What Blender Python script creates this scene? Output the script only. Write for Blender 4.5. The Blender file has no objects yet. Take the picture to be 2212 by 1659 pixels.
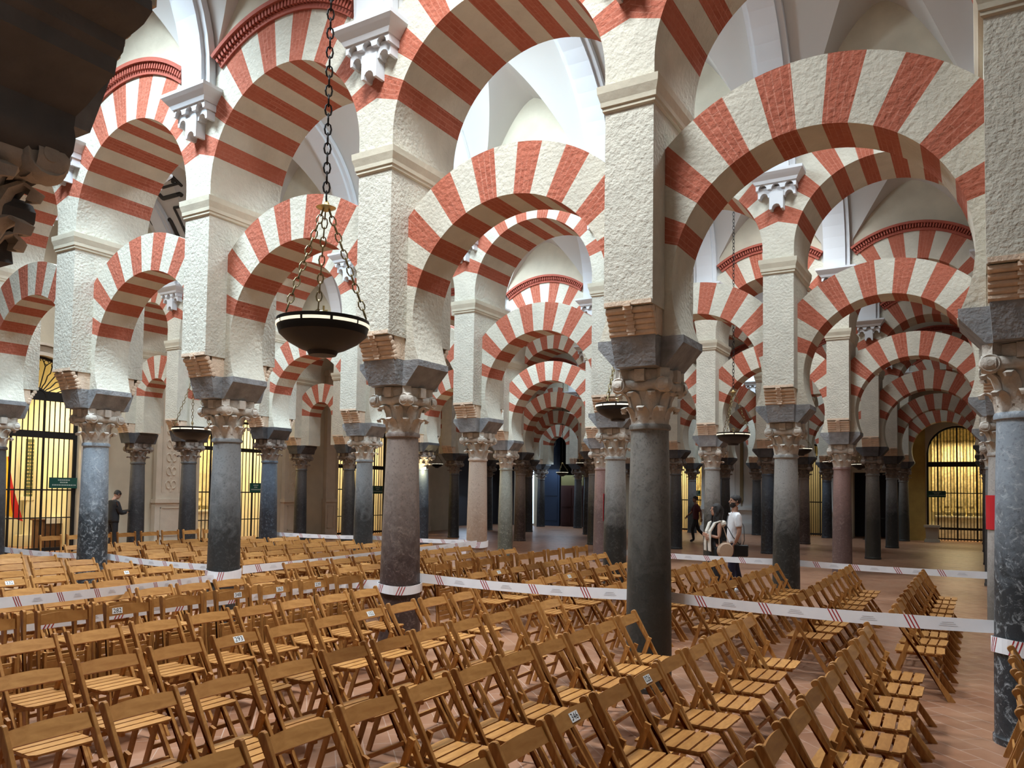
import bpy, bmesh, math, random
from mathutils import Vector, Matrix
random.seed(7)
S = bpy.context.scene
COL = S.collection
PI = math.pi
sin, cos, sqrt = math.sin, math.cos, math.sqrt

# ------------------------------------------------------------------ camera (solved from the photograph)
FPX, YAW, PITCH, ROLL, H = 1697.1, 0.5368, 0.0431, 0.0138, 1.9235
cd = bpy.data.cameras.new('camera'); cam = bpy.data.objects.new('camera', cd); COL.objects.link(cam)
_r = Vector((cos(YAW), sin(YAW), 0)); _f = Vector((-sin(YAW)*cos(PITCH), cos(YAW)*cos(PITCH), sin(PITCH)))
_u = _r.cross(_f)
_x = _r*cos(ROLL) + _u*sin(ROLL); _y = _u*cos(ROLL) - _r*sin(ROLL)
M4 = Matrix((_x, _y, -_f)).transposed().to_4x4(); M4.translation = Vector((0, 0, H))
cam.matrix_world = M4
cd.sensor_width = 36; cd.lens = FPX/2212*36; cd.shift_y = (987.7-829.5)/2212; cd.clip_start = .05; cd.clip_end = 200
S.camera = cam

# ------------------------------------------------------------------ world, colour management, big lights
W = bpy.data.worlds.new('world'); S.world = W; W.use_nodes = True
W.node_tree.nodes['Background'].inputs[0].default_value = (.80, .80, .78, 1)
W.node_tree.nodes['Background'].inputs[1].default_value = .10
S.view_settings.view_transform = 'Standard'; S.view_settings.look = 'None'
S.view_settings.exposure = 0.34; S.view_settings.gamma = 1; S.view_settings.use_curve_mapping = False
S.cycles.max_bounces = 5; S.cycles.diffuse_bounces = 3; S.cycles.glossy_bounces = 2
S.cycles.transmission_bounces = 2; S.cycles.transparent_max_bounces = 4
S.cycles.sample_clamp_indirect = 4; S.cycles.caustics_reflective = False; S.cycles.caustics_refractive = False
S.cycles.use_adaptive_sampling = True; S.cycles.adaptive_threshold = .03
S.cycles.use_denoising = True

A = 3.13; X0 = .3075
DY = [1.13, 7.4284, 13.8624, 20.1851, 26.4457, 32.6093, 38.0]
def CX(k): return X0 - A*k
XW = -22.3; YB = 39.2
CROWN = 10.05; VSPR = 7.45; HD = .60

def area(name, loc, rot, sx, sy, e, col, spread=PI):
    l = bpy.data.lights.new(name, 'AREA'); l.shape = 'RECTANGLE'; l.size = sx; l.size_y = sy; l.energy = e; l.color = col; l.spread = spread
    o = bpy.data.objects.new(name, l); COL.objects.link(o); o.location = loc; o.rotation_euler = rot
    return o
COOL = (.70, .87, 1.0); NEUT = (.88, .95, 1.0); WARM = (1.0, .84, .52)
# added unseen fill lamps below the nave crowns, as assumed daylight: (nave, x, energy)
CROWNFILL = [(0, -10.0, 590, COOL), (0, -4.2, 400, NEUT), (1, -7.5, 440, COOL), (1, -14.2, 520, COOL), (1, -1.3, 230, NEUT), (1, -19.8, 230, NEUT),  # the last one here is added to brighten the west wall
        (2, -11.5, 480, COOL), (2, -3.8, 210, NEUT), (2, -18.5, 170, NEUT), (3, -13.5, 50, NEUT), (3, -4.5, 75, NEUT),
        (4, -15.0, 22, NEUT), (4, -5.0, 38, NEUT), (5, -9.0, 260, COOL), (5, -17.5, 90, COOL), (5, -3.0, 25, NEUT)]
for n, x, e, c in CROWNFILL:
    yc = (DY[n]+DY[n+1])/2 - (.5 if n == 1 else 0)
    area('crown_fill', (x, yc, CROWN-.13), (0, 0, 0), 1.7, 1.3, e, c, PI if (n, x) in ((1, -7.5),) else math.radians(125))

# added unseen fill lamps that brighten the facing lunettes and ribs: (nave, x, energy, towards +y or -y)
LUNFILL = [(1, -7.5, 130, 1), (0, -9.0, 40, 1), (2, -11.0, 40, 1), (2, -4.4, 30, 1)]
for n, x, e, s_ in LUNFILL:
    area('lunette_fill', (x, DY[n]+HD+.12, 8.75), (PI/2, 0, 0), 1.0, .5, e, COOL)
# ------------------------------------------------------------------ materials
MATS = {}
def nt(name):
    m = bpy.data.materials.new(name); m.use_nodes = True
    t = m.node_tree; return m, t, t.nodes['Principled BSDF']
def N(t, kind, **kw):
    n = t.nodes.new(kind)
    for k, v in kw.items():
        if k.startswith('_'): setattr(n, k[1:], v)
        else: n.inputs[k.replace('__', ' ')].default_value = v
    return n
def L(t, a, ao, b, bi): t.links.new(a.outputs[ao], b.inputs[bi])
def mixc(t, fac, c1, c2, mode='MIX'):
    m = t.nodes.new('ShaderNodeMix'); m.data_type = 'RGBA'; m.blend_type = mode
    for s, v in ((m.inputs[0], fac), (m.inputs[6], c1), (m.inputs[7], c2)):
        if hasattr(v, 'is_linked'): t.links.new(v, s)
        elif isinstance(v, tuple): s.default_value = (*v, 1) if len(v) == 3 else v
        else: s.default_value = v
    return m.outputs[2]
def ramp(t, src, p0, p1, c0=(0, 0, 0), c1=(1, 1, 1)):
    r = t.nodes.new('ShaderNodeValToRGB'); r.color_ramp.elements[0].position = p0; r.color_ramp.elements[1].position = p1
    r.color_ramp.elements[0].color = (*c0, 1); r.color_ramp.elements[1].color = (*c1, 1)
    t.links.new(src, r.inputs[0]); return r.outputs[0]
def simple(name, col, rough=.7, metal=0., bump=0., bscale=30., var=.0, vscale=3., emit=None, es=1., dist=.02, spec=.5):
    if name in MATS: return MATS[name]
    m, t, b = nt(name); b.inputs['Roughness'].default_value = rough; b.inputs['Metallic'].default_value = metal
    b.inputs['Specular IOR Level'].default_value = spec
    b.inputs['Base Color'].default_value = (*col, 1)
    g = N(t, 'ShaderNodeNewGeometry')
    if var:
        n = N(t, 'ShaderNodeTexNoise', Scale=vscale, Detail=5.); L(t, g, 'Position', n, 'Vector')
        f = ramp(t, n.outputs[0], .3, .7)
        c = mixc(t, f, tuple(x*(1-var) for x in col), tuple(min(1, x*(1+var)) for x in col)); t.links.new(c, b.inputs['Base Color'])
    if bump:
        n2 = N(t, 'ShaderNodeTexNoise', Scale=bscale, Detail=4.); L(t, g, 'Position', n2, 'Vector')
        bp = N(t, 'ShaderNodeBump', Strength=bump, Distance=dist); L(t, n2, 0, bp, 'Height'); L(t, bp, 0, b, 'Normal')
    if emit: b.inputs['Emission Color'].default_value = (*emit, 1); b.inputs['Emission Strength'].default_value = es
    MATS[name] = m; return m
CREAM = simple('cream_plaster', (.60, .55, .43), .85, bump=.25, bscale=12, var=.10, vscale=2.2, spec=.2)
ROUGH = simple('rough_plaster', (.62, .595, .505), .9, bump=.6, bscale=26, var=.08, vscale=5, dist=.028, spec=.15)
WHITE = simple('white_plaster', (.70, .72, .74), .75, var=.02, vscale=1, spec=.2)
VAULT = simple('vault_plaster', (.60, .585, .55), .8, var=.03, vscale=.7, spec=.2)
WALLP = simple('wall_plaster', (.56, .49, .37), .85, bump=.25, bscale=6, var=.12, vscale=1.1, spec=.2)
CARVED = simple('carved_plaster', (.72, .56, .42), .85, bump=.4, bscale=40, var=.1, vscale=12, spec=.2)
CAPST = simple('capital_stone', (.58, .53, .46), .8, bump=.5, bscale=30, var=.16, vscale=9, spec=.25)
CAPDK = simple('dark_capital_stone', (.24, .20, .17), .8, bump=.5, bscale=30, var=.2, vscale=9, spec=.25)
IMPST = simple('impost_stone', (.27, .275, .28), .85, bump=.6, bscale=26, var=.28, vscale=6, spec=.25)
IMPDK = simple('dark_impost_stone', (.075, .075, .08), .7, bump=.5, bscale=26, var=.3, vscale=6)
CORN = simple('red_cornice', (.40, .095, .06), .8, bump=.3, bscale=30, var=.1)
IRON = simple('wrought_iron', (.018, .016, .015), .55, metal=.4)
BRASS = simple('brass', (.75, .60, .28), .35, metal=1.)
CHAINM = simple('dull_brass', (.30, .24, .12), .45, metal=.9)
BOWL = simple('dark_bronze', (.025, .022, .020), .45, metal=.6)
LAMPE = simple('lamp_glass', (.9, .85, .7), .4, emit=(1, .93, .72), es=.75)
def voussoir(name, soft, c1, c2, mort):
    m, t, b = nt(name); b.inputs['Roughness'].default_value = .85; b.inputs['Specular IOR Level'].default_value = .2
    uv = N(t, 'ShaderNodeUVMap'); g = N(t, 'ShaderNodeNewGeometry')
    br = N(t, 'ShaderNodeTexBrick', Scale=1., Mortar__Size=.004, Brick__Width=.26, Row__Height=.052)
    br.inputs['Color1'].default_value = (*c1, 1); br.inputs['Color2'].default_value = (*c2, 1); br.inputs['Mortar'].default_value = (*mort, 1)
    L(t, uv, 0, br, 'Vector')
    n = N(t, 'ShaderNodeTexNoise', Scale=1.6, Detail=6.); L(t, g, 'Position', n, 'Vector')
    c = mixc(t, ramp(t, n.outputs[0], .35, .65), br.outputs[0], c1)
    n3 = N(t, 'ShaderNodeTexNoise', Scale=26., Detail=4.); L(t, g, 'Position', n3, 'Vector')
    c = mixc(t, ramp(t, n3.outputs[0], .42, .75, (0, 0, 0), (.32, .32, .32)), c, mort)
    t.links.new(c, b.inputs['Base Color'])
    n2 = N(t, 'ShaderNodeTexNoise', Scale=19., Detail=4.); L(t, g, 'Position', n2, 'Vector')
    bp = N(t, 'ShaderNodeBump', Strength=.7, Distance=.03); L(t, n2, 0, bp, 'Height'); L(t, bp, 0, b, 'Normal')
    return m
RED = voussoir('red_brick_paint', 0, (.47, .14, .085), (.38, .10, .058), (.56, .23, .16))
STONE = simple('voussoir_stone', (.64, .61, .51), .88, bump=.45, bscale=20, var=.08, vscale=3, dist=.035, spec=.15)

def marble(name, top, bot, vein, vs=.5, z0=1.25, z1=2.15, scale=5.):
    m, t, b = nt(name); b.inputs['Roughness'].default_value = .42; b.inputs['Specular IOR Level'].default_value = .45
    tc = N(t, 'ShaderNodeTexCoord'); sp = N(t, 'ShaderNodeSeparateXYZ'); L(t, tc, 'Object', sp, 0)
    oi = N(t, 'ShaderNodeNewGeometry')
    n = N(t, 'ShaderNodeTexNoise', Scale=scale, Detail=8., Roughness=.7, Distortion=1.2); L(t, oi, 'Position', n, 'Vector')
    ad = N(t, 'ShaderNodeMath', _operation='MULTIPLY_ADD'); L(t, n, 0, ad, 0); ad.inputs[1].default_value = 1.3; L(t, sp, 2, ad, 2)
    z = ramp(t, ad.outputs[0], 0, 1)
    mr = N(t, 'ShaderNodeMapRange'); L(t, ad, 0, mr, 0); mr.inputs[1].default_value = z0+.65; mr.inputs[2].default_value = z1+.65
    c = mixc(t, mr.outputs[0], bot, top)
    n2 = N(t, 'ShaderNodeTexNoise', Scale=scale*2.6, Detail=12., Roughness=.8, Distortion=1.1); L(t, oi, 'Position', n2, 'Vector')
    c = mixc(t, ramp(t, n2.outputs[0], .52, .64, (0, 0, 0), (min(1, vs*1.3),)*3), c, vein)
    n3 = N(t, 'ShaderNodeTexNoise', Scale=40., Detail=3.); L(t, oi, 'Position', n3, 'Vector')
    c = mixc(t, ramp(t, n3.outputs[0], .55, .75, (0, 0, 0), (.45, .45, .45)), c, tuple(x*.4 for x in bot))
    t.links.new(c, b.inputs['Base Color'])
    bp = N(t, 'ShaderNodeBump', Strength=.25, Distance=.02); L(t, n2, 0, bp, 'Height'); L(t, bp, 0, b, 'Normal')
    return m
MB_ = {
 'blue grey': marble('blue_grey_marble', (.30, .35, .40), (.03, .035, .04), (.66, .70, .72), .5),
 'grey green': marble('grey_green_marble', (.21, .20, .18), (.035, .036, .032), (.07, .065, .06), .5, 1.1, 2.4),
 'porphyry brown': marble('porphyry_marble', (.27, .22, .19), (.06, .038, .034), (.42, .32, .28), .3, 1.0, 2.2),
 'charcoal grey': marble('charcoal_marble', (.24, .25, .255), (.03, .032, .032), (.30, .30, .29), .16, 1.2, 2.15),
 'speckled grey': marble('speckled_marble', (.33, .32, .30), (.025, .025, .022), (.42, .40, .37), .14, 1.2, 2.15),
 'pink beige': marble('pink_marble', (.52, .41, .33), (.30, .17, .10), (.65, .52, .42), .45, .5, 2.0),
 'dark blue': marble('dark_blue_marble', (.09, .115, .15), (.02, .022, .028), (.30, .36, .42), .25),
 'rose red': marble('rose_marble', (.30, .19, .17), (.13, .085, .08), (.42, .33, .30), .3),
 'olive grey': marble('olive_marble', (.33, .34, .29), (.09, .09, .07), (.55, .53, .44), .4, .6, 2.2),
 'near black': marble('black_marble', (.085, .08, .08), (.022, .022, .024), (.16, .17, .17), .3),
 'pale grey': marble('pale_marble', (.48, .45, .42), (.17, .16, .14), (.25, .22, .20), .4, .3, 1.3),
}
def wood():
    m, t, b = nt('varnished_beech'); b.inputs['Roughness'].default_value = .42; b.inputs['Specular IOR Level'].default_value = .3
    tc = N(t, 'ShaderNodeTexCoord'); mp = N(t, 'ShaderNodeMapping'); mp.inputs['Scale'].default_value = (22, 5, 5)
    L(t, tc, 'Object', mp, 0)
    n = N(t, 'ShaderNodeTexNoise', Scale=1.6, Detail=5., Distortion=.6); L(t, mp, 0, n, 'Vector')
    c = mixc(t, ramp(t, n.outputs[0], .3, .72), (.33, .14, .036), (.56, .28, .085))
    oi = N(t, 'ShaderNodeObjectInfo'); mr = N(t, 'ShaderNodeMath', _operation='MULTIPLY'); L(t, oi, 'Random', mr, 0); mr.inputs[1].default_value = .5
    c = mixc(t, mr.outputs[0], c, (.22, .078, .016))
    t.links.new(c, b.inputs['Base Color'])
    return m
WOOD = wood()
def floor_mat():
    m, t, b = nt('terracotta_tiles'); b.inputs['Roughness'].default_value = .38
    g = N(t, 'ShaderNodeNewGeometry'); mp = N(t, 'ShaderNodeMapping'); mp.inputs['Rotation'].default_value = (0, 0, PI/4)
    L(t, g, 'Position', mp, 0)
    br = N(t, 'ShaderNodeTexBrick', Scale=1., Mortar__Size=.004, Brick__Width=.42, Row__Height=.21)
    br.inputs['Color1'].default_value = (.33, .155, .085, 1); br.inputs['Color2'].default_value = (.23, .10, .052, 1)
    br.inputs['Mortar'].default_value = (.46, .33, .26, 1); L(t, mp, 0, br, 'Vector')
    n = N(t, 'ShaderNodeTexNoise', Scale=1.3, Detail=6.); L(t, g, 'Position', n, 'Vector')
    c = mixc(t, ramp(t, n.outputs[0], .35, .68, (0, 0, 0), (.55, .55, .55)), br.outputs[0], (.40, .22, .135))
    t.links.new(c, b.inputs['Base Color'])
    n2 = N(t, 'ShaderNodeTexNoise', Scale=7., Detail=3.); L(t, g, 'Position', n2, 'Vector')
    mr = N(t, 'ShaderNodeMapRange'); L(t, n2, 0, mr, 0); mr.inputs[3].default_value = .24; mr.inputs[4].default_value = .5
    L(t, mr, 0, b, 'Roughness')
    bp = N(t, 'ShaderNodeBump', Strength=.25, Distance=.01); L(t, br, 1, bp, 'Height'); bp.invert = True; L(t, bp, 0, b, 'Normal')
    return m
FLOOR = floor_mat()

# ------------------------------------------------------------------ mesh helpers
class MB:
    def __init__(s): s.v = []; s.f = []; s.m = []; s.uv = []
    def face(s, pts, mi=0, uv=None):
        i = len(s.v); s.v += [tuple(p) for p in pts]; s.f.append(tuple(range(i, i+len(pts)))); s.m.append(mi)
        s.uv += (uv or [(0, 0)]*len(pts))
    def box(s, x0, x1, y0, y1, z0, z1, mi=0, tf=None):
        P = [(x0, y0, z0), (x1, y0, z0), (x1, y1, z0), (x0, y1, z0), (x0, y0, z1), (x1, y0, z1), (x1, y1, z1), (x0, y1, z1)]
        s.hexa(P, mi, tf)
    def hexa(s, P, mi=0, tf=None):
        if tf: P = [tf @ Vector(p) for p in P]
        for q in ((0, 3, 2, 1), (4, 5, 6, 7), (0, 1, 5, 4), (1, 2, 6, 5), (2, 3, 7, 6), (3, 0, 4, 7)): s.face([P[i] for i in q], mi)
    def bar(s, a, b, w, d, up=(0, 0, 1), mi=0):
        "box beam from a to b; w along the side axis, d along the remaining axis"
        a = Vector(a); b = Vector(b); z = (b-a).normalized(); u = Vector(up)
        x = u.cross(z)
        if x.length < 1e-4: x = Vector((1, 0, 0)).cross(z)
        x.normalize(); y = z.cross(x)
        P = [p + x*sx*w/2 + y*sy*d/2 for p in (a, b) for sx, sy in ((-1, -1), (1, -1), (1, 1), (-1, 1))]
        s.hexa(P, mi)
    def lathe(s, prof, n=24, c=(0, 0, 0), mi=0, caps=True, tf=None):
        R = []
        for r, z in prof: R.append([Vector((c[0]+r*cos(2*PI*i/n), c[1]+r*sin(2*PI*i/n), c[2]+z)) for i in range(n)])
        if tf: R = [[tf @ p for p in q] for q in R]
        for a, b in zip(R, R[1:]):
            for i in range(n): s.face([a[i], a[(i+1) % n], b[(i+1) % n], b[i]], mi)
        if caps: s.face(R[0][::-1], mi); s.face(R[-1], mi)
    def tube(s, pts, r, n=6, mi=0, closed=False):
        pts = [Vector(p) for p in pts]; R = []; m = len(pts)
        for i, p in enumerate(pts):
            a = pts[(i-1) % m] if (closed or i) else p; b = pts[(i+1) % m] if (closed or i < m-1) else p
            z = (b-a).normalized(); x = z.orthogonal().normalized() if i == 0 else (lx - z*lx.dot(z)).normalized()
            lx = x; y = z.cross(x); rr = r[i] if isinstance(r, (list, tuple)) else r
            R.append([p + (x*cos(2*PI*k/n) + y*sin(2*PI*k/n))*rr for k in range(n)])
        prs = list(zip(R, R[1:])) + ([(R[-1], R[0])] if closed else [])
        for a, b in prs:
            for k in range(n): s.face([a[k], a[(k+1) % n], b[(k+1) % n], b[k]], mi)
        if not closed: s.face(R[0][::-1], mi); s.face(R[-1], mi)
    def extr(s, poly, y0, y1, mi=0, tf=None):
        "polygon in xz extruded along y"
        a = [Vector((x, y0, z)) for x, z in poly]; b = [Vector((x, y1, z)) for x, z in poly]
        if tf: a = [tf @ p for p in a]; b = [tf @ p for p in b]
        s.face(a, mi); s.face(b[::-1], mi); n = len(poly)
        for i in range(n): s.face([a[i], b[i], b[(i+1) % n], a[(i+1) % n]], mi)
    def mesh(s, name, mats, smooth=0, merge=True, bevel=0):
        me = bpy.data.meshes.new(name); me.from_pydata(s.v, [], s.f)
        for m in (mats if isinstance(mats, (list, tuple)) else [mats]): me.materials.append(m)
        me.polygons.foreach_set('material_index', s.m)
        ul = me.uv_layers.new(name='UVMap'); ul.data.foreach_set('uv', [c for q in s.uv for c in q])
        bm = bmesh.new(); bm.from_mesh(me)
        if merge: bmesh.ops.remove_doubles(bm, verts=bm.verts, dist=1e-4)
        bmesh.ops.recalc_face_normals(bm, faces=bm.faces)
        if bevel:
            bmesh.ops.bevel(bm, geom=[e for e in bm.edges if len(e.link_faces) == 2 and e.calc_face_angle(0) > .6], offset=bevel, segments=1, affect='EDGES', clamp_overlap=True)
        if smooth:
            for f in bm.faces: f.smooth = True
            for e in bm.edges:
                if len(e.link_faces) != 2 or e.calc_face_angle(0) > smooth: e.smooth = False
        bm.to_mesh(me); bm.free(); return me
def ob(name, me, parent=None, loc=None):
    o = bpy.data.objects.new(name, me); COL.objects.link(o)
    if parent: o.parent = parent
    if loc: o.location = loc
    return o
def tag(o, label, cat, group=None, kind=None):
    if label: o['label'] = label
    if cat: o['category'] = cat
    if group: o['group'] = group
    if kind: o['kind'] = kind
    return o
def thing(name, label, cat, loc=(0, 0, 0), rz=0, group=None):
    o = ob(name, None, None, loc); o.rotation_euler = (0, 0, rz); return tag(o, label, cat, group)
def struct(name, me, loc=None):
    o = ob(name, me, None, loc); o['kind'] = 'structure'; return o
ORD = 'zeroth first second third fourth fifth sixth seventh eighth ninth tenth eleventh twelfth thirteenth fourteenth fifteenth sixteenth seventeenth eighteenth nineteenth twentieth'.split()

# ================================================================== setting
fl = MB(); fl.box(-34, 12, -6, YB+6, -.12, 0); struct('floor', fl.mesh('floor', FLOOR))

# ---- arches
def arc_block(hw, r, R, cz, zs, hd, clip, nv=15, deg0=17., jamb=None, sub=3):
    """striped arch centred on x=0. clip = half width where the stones stop. jamb: bottom z of straight jamb"""
    b = MB(); a0 = math.radians(deg0); da = (PI-2*a0)/nv
    def outer(a):
        c = abs(cos(a)); q = R if c < 1e-6 else min(R, clip/c); return (q*cos(a), cz+q*sin(a))
    def inner(a): return (r*cos(a), cz+r*sin(a))
    def cell(i0, i1, o1, o0, mi, u0, u1):
        (ix0, iz0), (ix1, iz1), (ox1, oz1), (ox0, oz0) = i0, i1, o1, o0
        for y, fl_ in ((-hd, 0), (hd, 1)):
            P = [(ix0, y, iz0), (ox0, y, oz0), (ox1, y, oz1), (ix1, y, iz1)]
            U = [(0, u0*r), (R-r, u0*r), (R-r, u1*r), (0, u1*r)]
            b.face(P if not fl_ else P[::-1], mi, U if not fl_ else U[::-1])
        b.face([(ix0, -hd, iz0), (ix1, -hd, iz1), (ix1, hd, iz1), (ix0, hd, iz0)], mi, [(0, u0*r), (0, u1*r), (2*hd, u1*r), (2*hd, u0*r)])
        b.face([(ox0, -hd, oz0), (ox0, hd, oz0), (ox1, hd, oz1), (ox1, -hd, oz1)], mi, [(0, u0*r), (2*hd, u0*r), (2*hd, u1*r), (0, u1*r)])
    for i in range(nv):
        for k in range(sub):
            a = a0+da*(i+k/sub); c = a0+da*(i+(k+1)/sub)
            # break at the clip corner
            ss = [a, c]
            if R > clip:
                ac = math.acos(clip/R)
                for q in (ac, PI-ac):
                    if a+1e-4 < q < c-1e-4: ss = [a, q, c]
            for p, q in zip(ss, ss[1:]): cell(inner(p), inner(q), outer(q), outer(p), 0 if i % 2 == 0 else 1, p, q)
    # springers
    for sg in (1, -1):
        n = 10; pts = []
        if jamb is None:
            al = -math.asin(min(1, (cz-zs)/r))
            for i in range(n+1):
                a = al+(a0-al)*i/n; pts.append((r*cos(a), cz+r*sin(a)))
        else:
            pts.append((r, jamb))
            for i in range(n+1):
                a = a0*i/n; pts.append((r*cos(a), cz+r*sin(a)))
        zb = zs if jamb is None else jamb; zt = cz+clip*math.tan(a0)
        m = len(pts)-1
        for i in range(m):
            o0 = (sg*clip, zb+(zt-zb)*i/m); o1 = (sg*clip, zb+(zt-zb)*(i+1)/m)
            p0 = (sg*pts[i][0], pts[i][1]); p1 = (sg*pts[i+1][0], pts[i+1][1])
            cell(p0, p1, o1, o0, 1, i*.08, (i+1)*.08)
        p0 = sg*pts[0][0]; b.face([(p0, -hd, zb), (sg*clip, -hd, zb), (sg*clip, hd, zb), (p0, hd, zb)], 1)
    return b
PH = .245                                    # half width of a pier
CLIPL = A/2-PH
LOW = arc_block(A/2, 1.23, 1.79, 3.90, 3.42, .28, CLIPL).mesh('horseshoe_arch', [RED, STONE], smooth=.3)
LOW0 = arc_block(A/2, 1.25, 1.87, 3.92, 3.42, .28, CLIPL).mesh('horseshoe_arch', [RED, STONE], smooth=.3)
UPCZ, UPr, UPR = 5.97, A/2-PH-.005, 1.93
UP = arc_block(A/2, UPr, UPR, UPCZ, 5.82, HD, A/2, jamb=5.82).mesh('striped_arch', [RED, STONE], smooth=.3)
# short bay beside the west wall
SB = 2.25; LOWS = arc_block(SB/2, .52, 1.16, 4.40, 3.42, .28, SB/2-PH, nv=11, deg0=5, jamb=3.42).mesh('horseshoe_arch', [RED, STONE], smooth=.3)
UPS = arc_block(SB/2, SB/2-PH, 1.45, 6.1, 5.85, HD, SB/2, nv=11, jamb=5.82).mesh('striped_arch', [RED, STONE], smooth=.3)

def dentil(front):
    b = MB(); s = -1 if front else 1; n = 44; lim = .36
    a0 = math.acos((A/2-lim)/(UPR+.1)); 
    def P(a, r, y): return (r*cos(a), s*y, UPCZ+r*sin(a))
    def band(r0, r1, y0, y1, a, c):
        b.hexa([P(a, r0, y0), P(c, r0, y0), P(c, r0, y1), P(a, r0, y1), P(a, r1, y0), P(c, r1, y0), P(c, r1, y1), P(a, r1, y1)])
    for i in range(n):
        a = a0+(PI-2*a0)*i/n; c = a0+(PI-2*a0)*(i+1)/n
        band(UPR, UPR+.06, HD-.1, HD+.03, a, c); band(UPR+.155, UPR+.21, HD-.1, HD+.10, a, c)
        band(UPR+.06, UPR+.155, HD-.1, HD+.005, a, c)
        band(UPR+.065, UPR+.155, HD, HD+.07, a+(c-a)*.2, a+(c-a)*.75)
    return b.mesh('dentil_cornice', CORN)
DENT = [dentil(1), dentil(0)]

# ---- pier
def pier_body():
    b = MB(); b.box(-PH, PH, -HD, HD, 3.68, 5.83); b.box(-PH, PH, -.275, .275, 3.42, 3.68); return b.mesh('pier_body', ROUGH, merge=False)
def moulding():
    b = MB(); prof = [(5.57, .005), (5.585, .022), (5.615, .022), (5.625, .035), (5.67, .038), (5.75, .062), (5.82, .066)]
    for (z0, e0), (z1, e1) in zip(prof, prof[1:]):
        b.hexa([(sx*(PH+e), sy*(HD+e), z) for z, e in ((z0, e0), (z1, e1)) for sx, sy in ((-1, -1), (1, -1), (1, 1), (-1, 1))])
    return b.mesh('moulding', CREAM)
def corbel(s):
    b = MB(); n = 5; w = PH-.02
    b.box(-w, w, min(s*.27, s*.47), max(s*.27, s*.47), 3.42, 3.69)
    for i in range(n):
        t = (i+.5)/n; y = s*(.455+.12*t**1.6); z = 3.445+.05*i
        T = Matrix.Translation((0, y, z)) @ Matrix.Rotation(PI/2, 4, 'Y')
        b.lathe([(.031, -w), (.031, -.05), (.031, .05), (.031, w)], 10, tf=T)
    b.box(-w-.012, w+.012, min(s*.3, s*.612), max(s*.3, s*.612), 3.685, 3.725)
    for i in range(9):                       # little carved cross strip
        t = i/8; y = s*(.487+.125*t**1.5); z = 3.435+.25*t
        b.box(-.035-.012*(i % 2), .035+.012*(i % 2), y-.02, y+.02, z-.016, z+.016)
    for sx in (-1, 1):                       # side cheeks with scrolls
        for i in range(5):
            t = (i+.5)/5; y = s*(.445+.12*t**1.6); z = 3.445+.05*i
            T = Matrix.Translation((sx*w, y, z)) @ Matrix.Rotation(PI/2, 4, 'Y'); b.lathe([(.034, -.012), (.034, .012), (.015, .018)], 9, tf=T)
    return b.mesh('roll_corbel', CARVED)
PB, MO, CB = pier_body(), moulding(), [corbel(-1), corbel(1)]

# ---- column meshes (origin at the floor)
def shaft(r0, r1):
    b = MB(); prof = [(r0+.012, 0), (r0+.012, .05), (r0+.003, .06)]
    for i in range(11):
        t = i/10; prof.append((r0+(r1-r0)*t**1.25+.004*sin(t*PI), .08+2.46*t))
    prof += [(r1+.004, 2.545), (r1+.018, 2.55), (r1+.022, 2.575), (r1+.012, 2.60)]
    return b.mesh_l(prof) if 0 else (b.lathe(prof, 40), b)[1]
def capital():
    b = MB()
    b.lathe([(.19, 2.595), (.185, 2.62), (.185, 2.75), (.20, 2.88), (.235, 2.99), (.25, 3.03)], 24)
    def leaf(ang, zb, zt, w, rb, curl):
        ca, sa = cos(ang), sin(ang); rows = []
        P = [(rb, zb, w*.8), (rb+.008, zb+(zt-zb)*.35, w), (rb+.02, zb+(zt-zb)*.65, w*.95), (rb+.045, zb+(zt-zb)*.87, w*.8), (rb+.045+curl*.55, zt, w*.62), (rb+.045+curl, zt-.02, w*.5), (rb+.045+curl*.85, zt-.05, w*.3)]
        for r, z, ww in P:
            rows.append([Vector(((r+dr)*ca - u*sa, (r+dr)*sa + u*ca, z)) for u, dr in ((-ww/2, -.012), (0, .012), (ww/2, -.012))])
        th = [[p - Vector((ca, sa, 0))*.022 for p in r] for r in rows]
        for q in range(len(rows)-1):
            for i in range(2):
                b.face([rows[q][i], rows[q][i+1], rows[q+1][i+1], rows[q+1][i]]); b.face([th[q][i+1], th[q][i], th[q+1][i], th[q+1][i+1]])
            for i in (0, 2): b.face([rows[q][i], rows[q+1][i], th[q+1][i], th[q][i]])
        b.face([*rows[-1], *th[-1][::-1]])
    for i in range(8): leaf(i*PI/4, 2.60, 2.77, .13, .183, .075)
    for i in range(8): leaf(i*PI/4+PI/8, 2.66, 2.915, .13, .185, .085)
    for i in range(4):                       # bolster and scrolls on each face
        q = Vector((cos(i*PI/2), sin(i*PI/2), 0)); q2 = Vector((-q.y, q.x, 0)); U = Vector((0, 0, 1))
        b.tube([q*.215+q2*u+U*z for u, z in ((-.2, 2.985), (-.1, 2.975), (0, 2.97), (.1, 2.975), (.2, 2.985))], [.062, .056, .05, .056, .062], 10)
        for sg in (-1, 1):
            T = Matrix((q2, U, q)).transposed().to_4x4(); T.translation = q*.235+q2*.225*sg+U*2.975
            b.lathe([(.074, -.05), (.078, .03), (.066, .052), (.052, .044), (.03, .05), (.026, .066), (.0, .068)], 16, caps=False, tf=T)
        T = Matrix((q2, q, U)).transposed().to_4x4(); T.translation = q*.25
        b.box(-.05, .05, -.05, .05, 3.01, 3.125, tf=T)
    for i in range(4):
        a = PI/4+i*PI/2; T = Matrix.Rotation(a, 4, 'Z'); b.box(.18, .345, -.05, .05, 3.04, 3.13, tf=T)
    b.lathe([(.255, 3.03), (.27, 3.07), (.26, 3.125)], 24)
    return b.mesh('capital', CAPST, smooth=.9)
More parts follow.
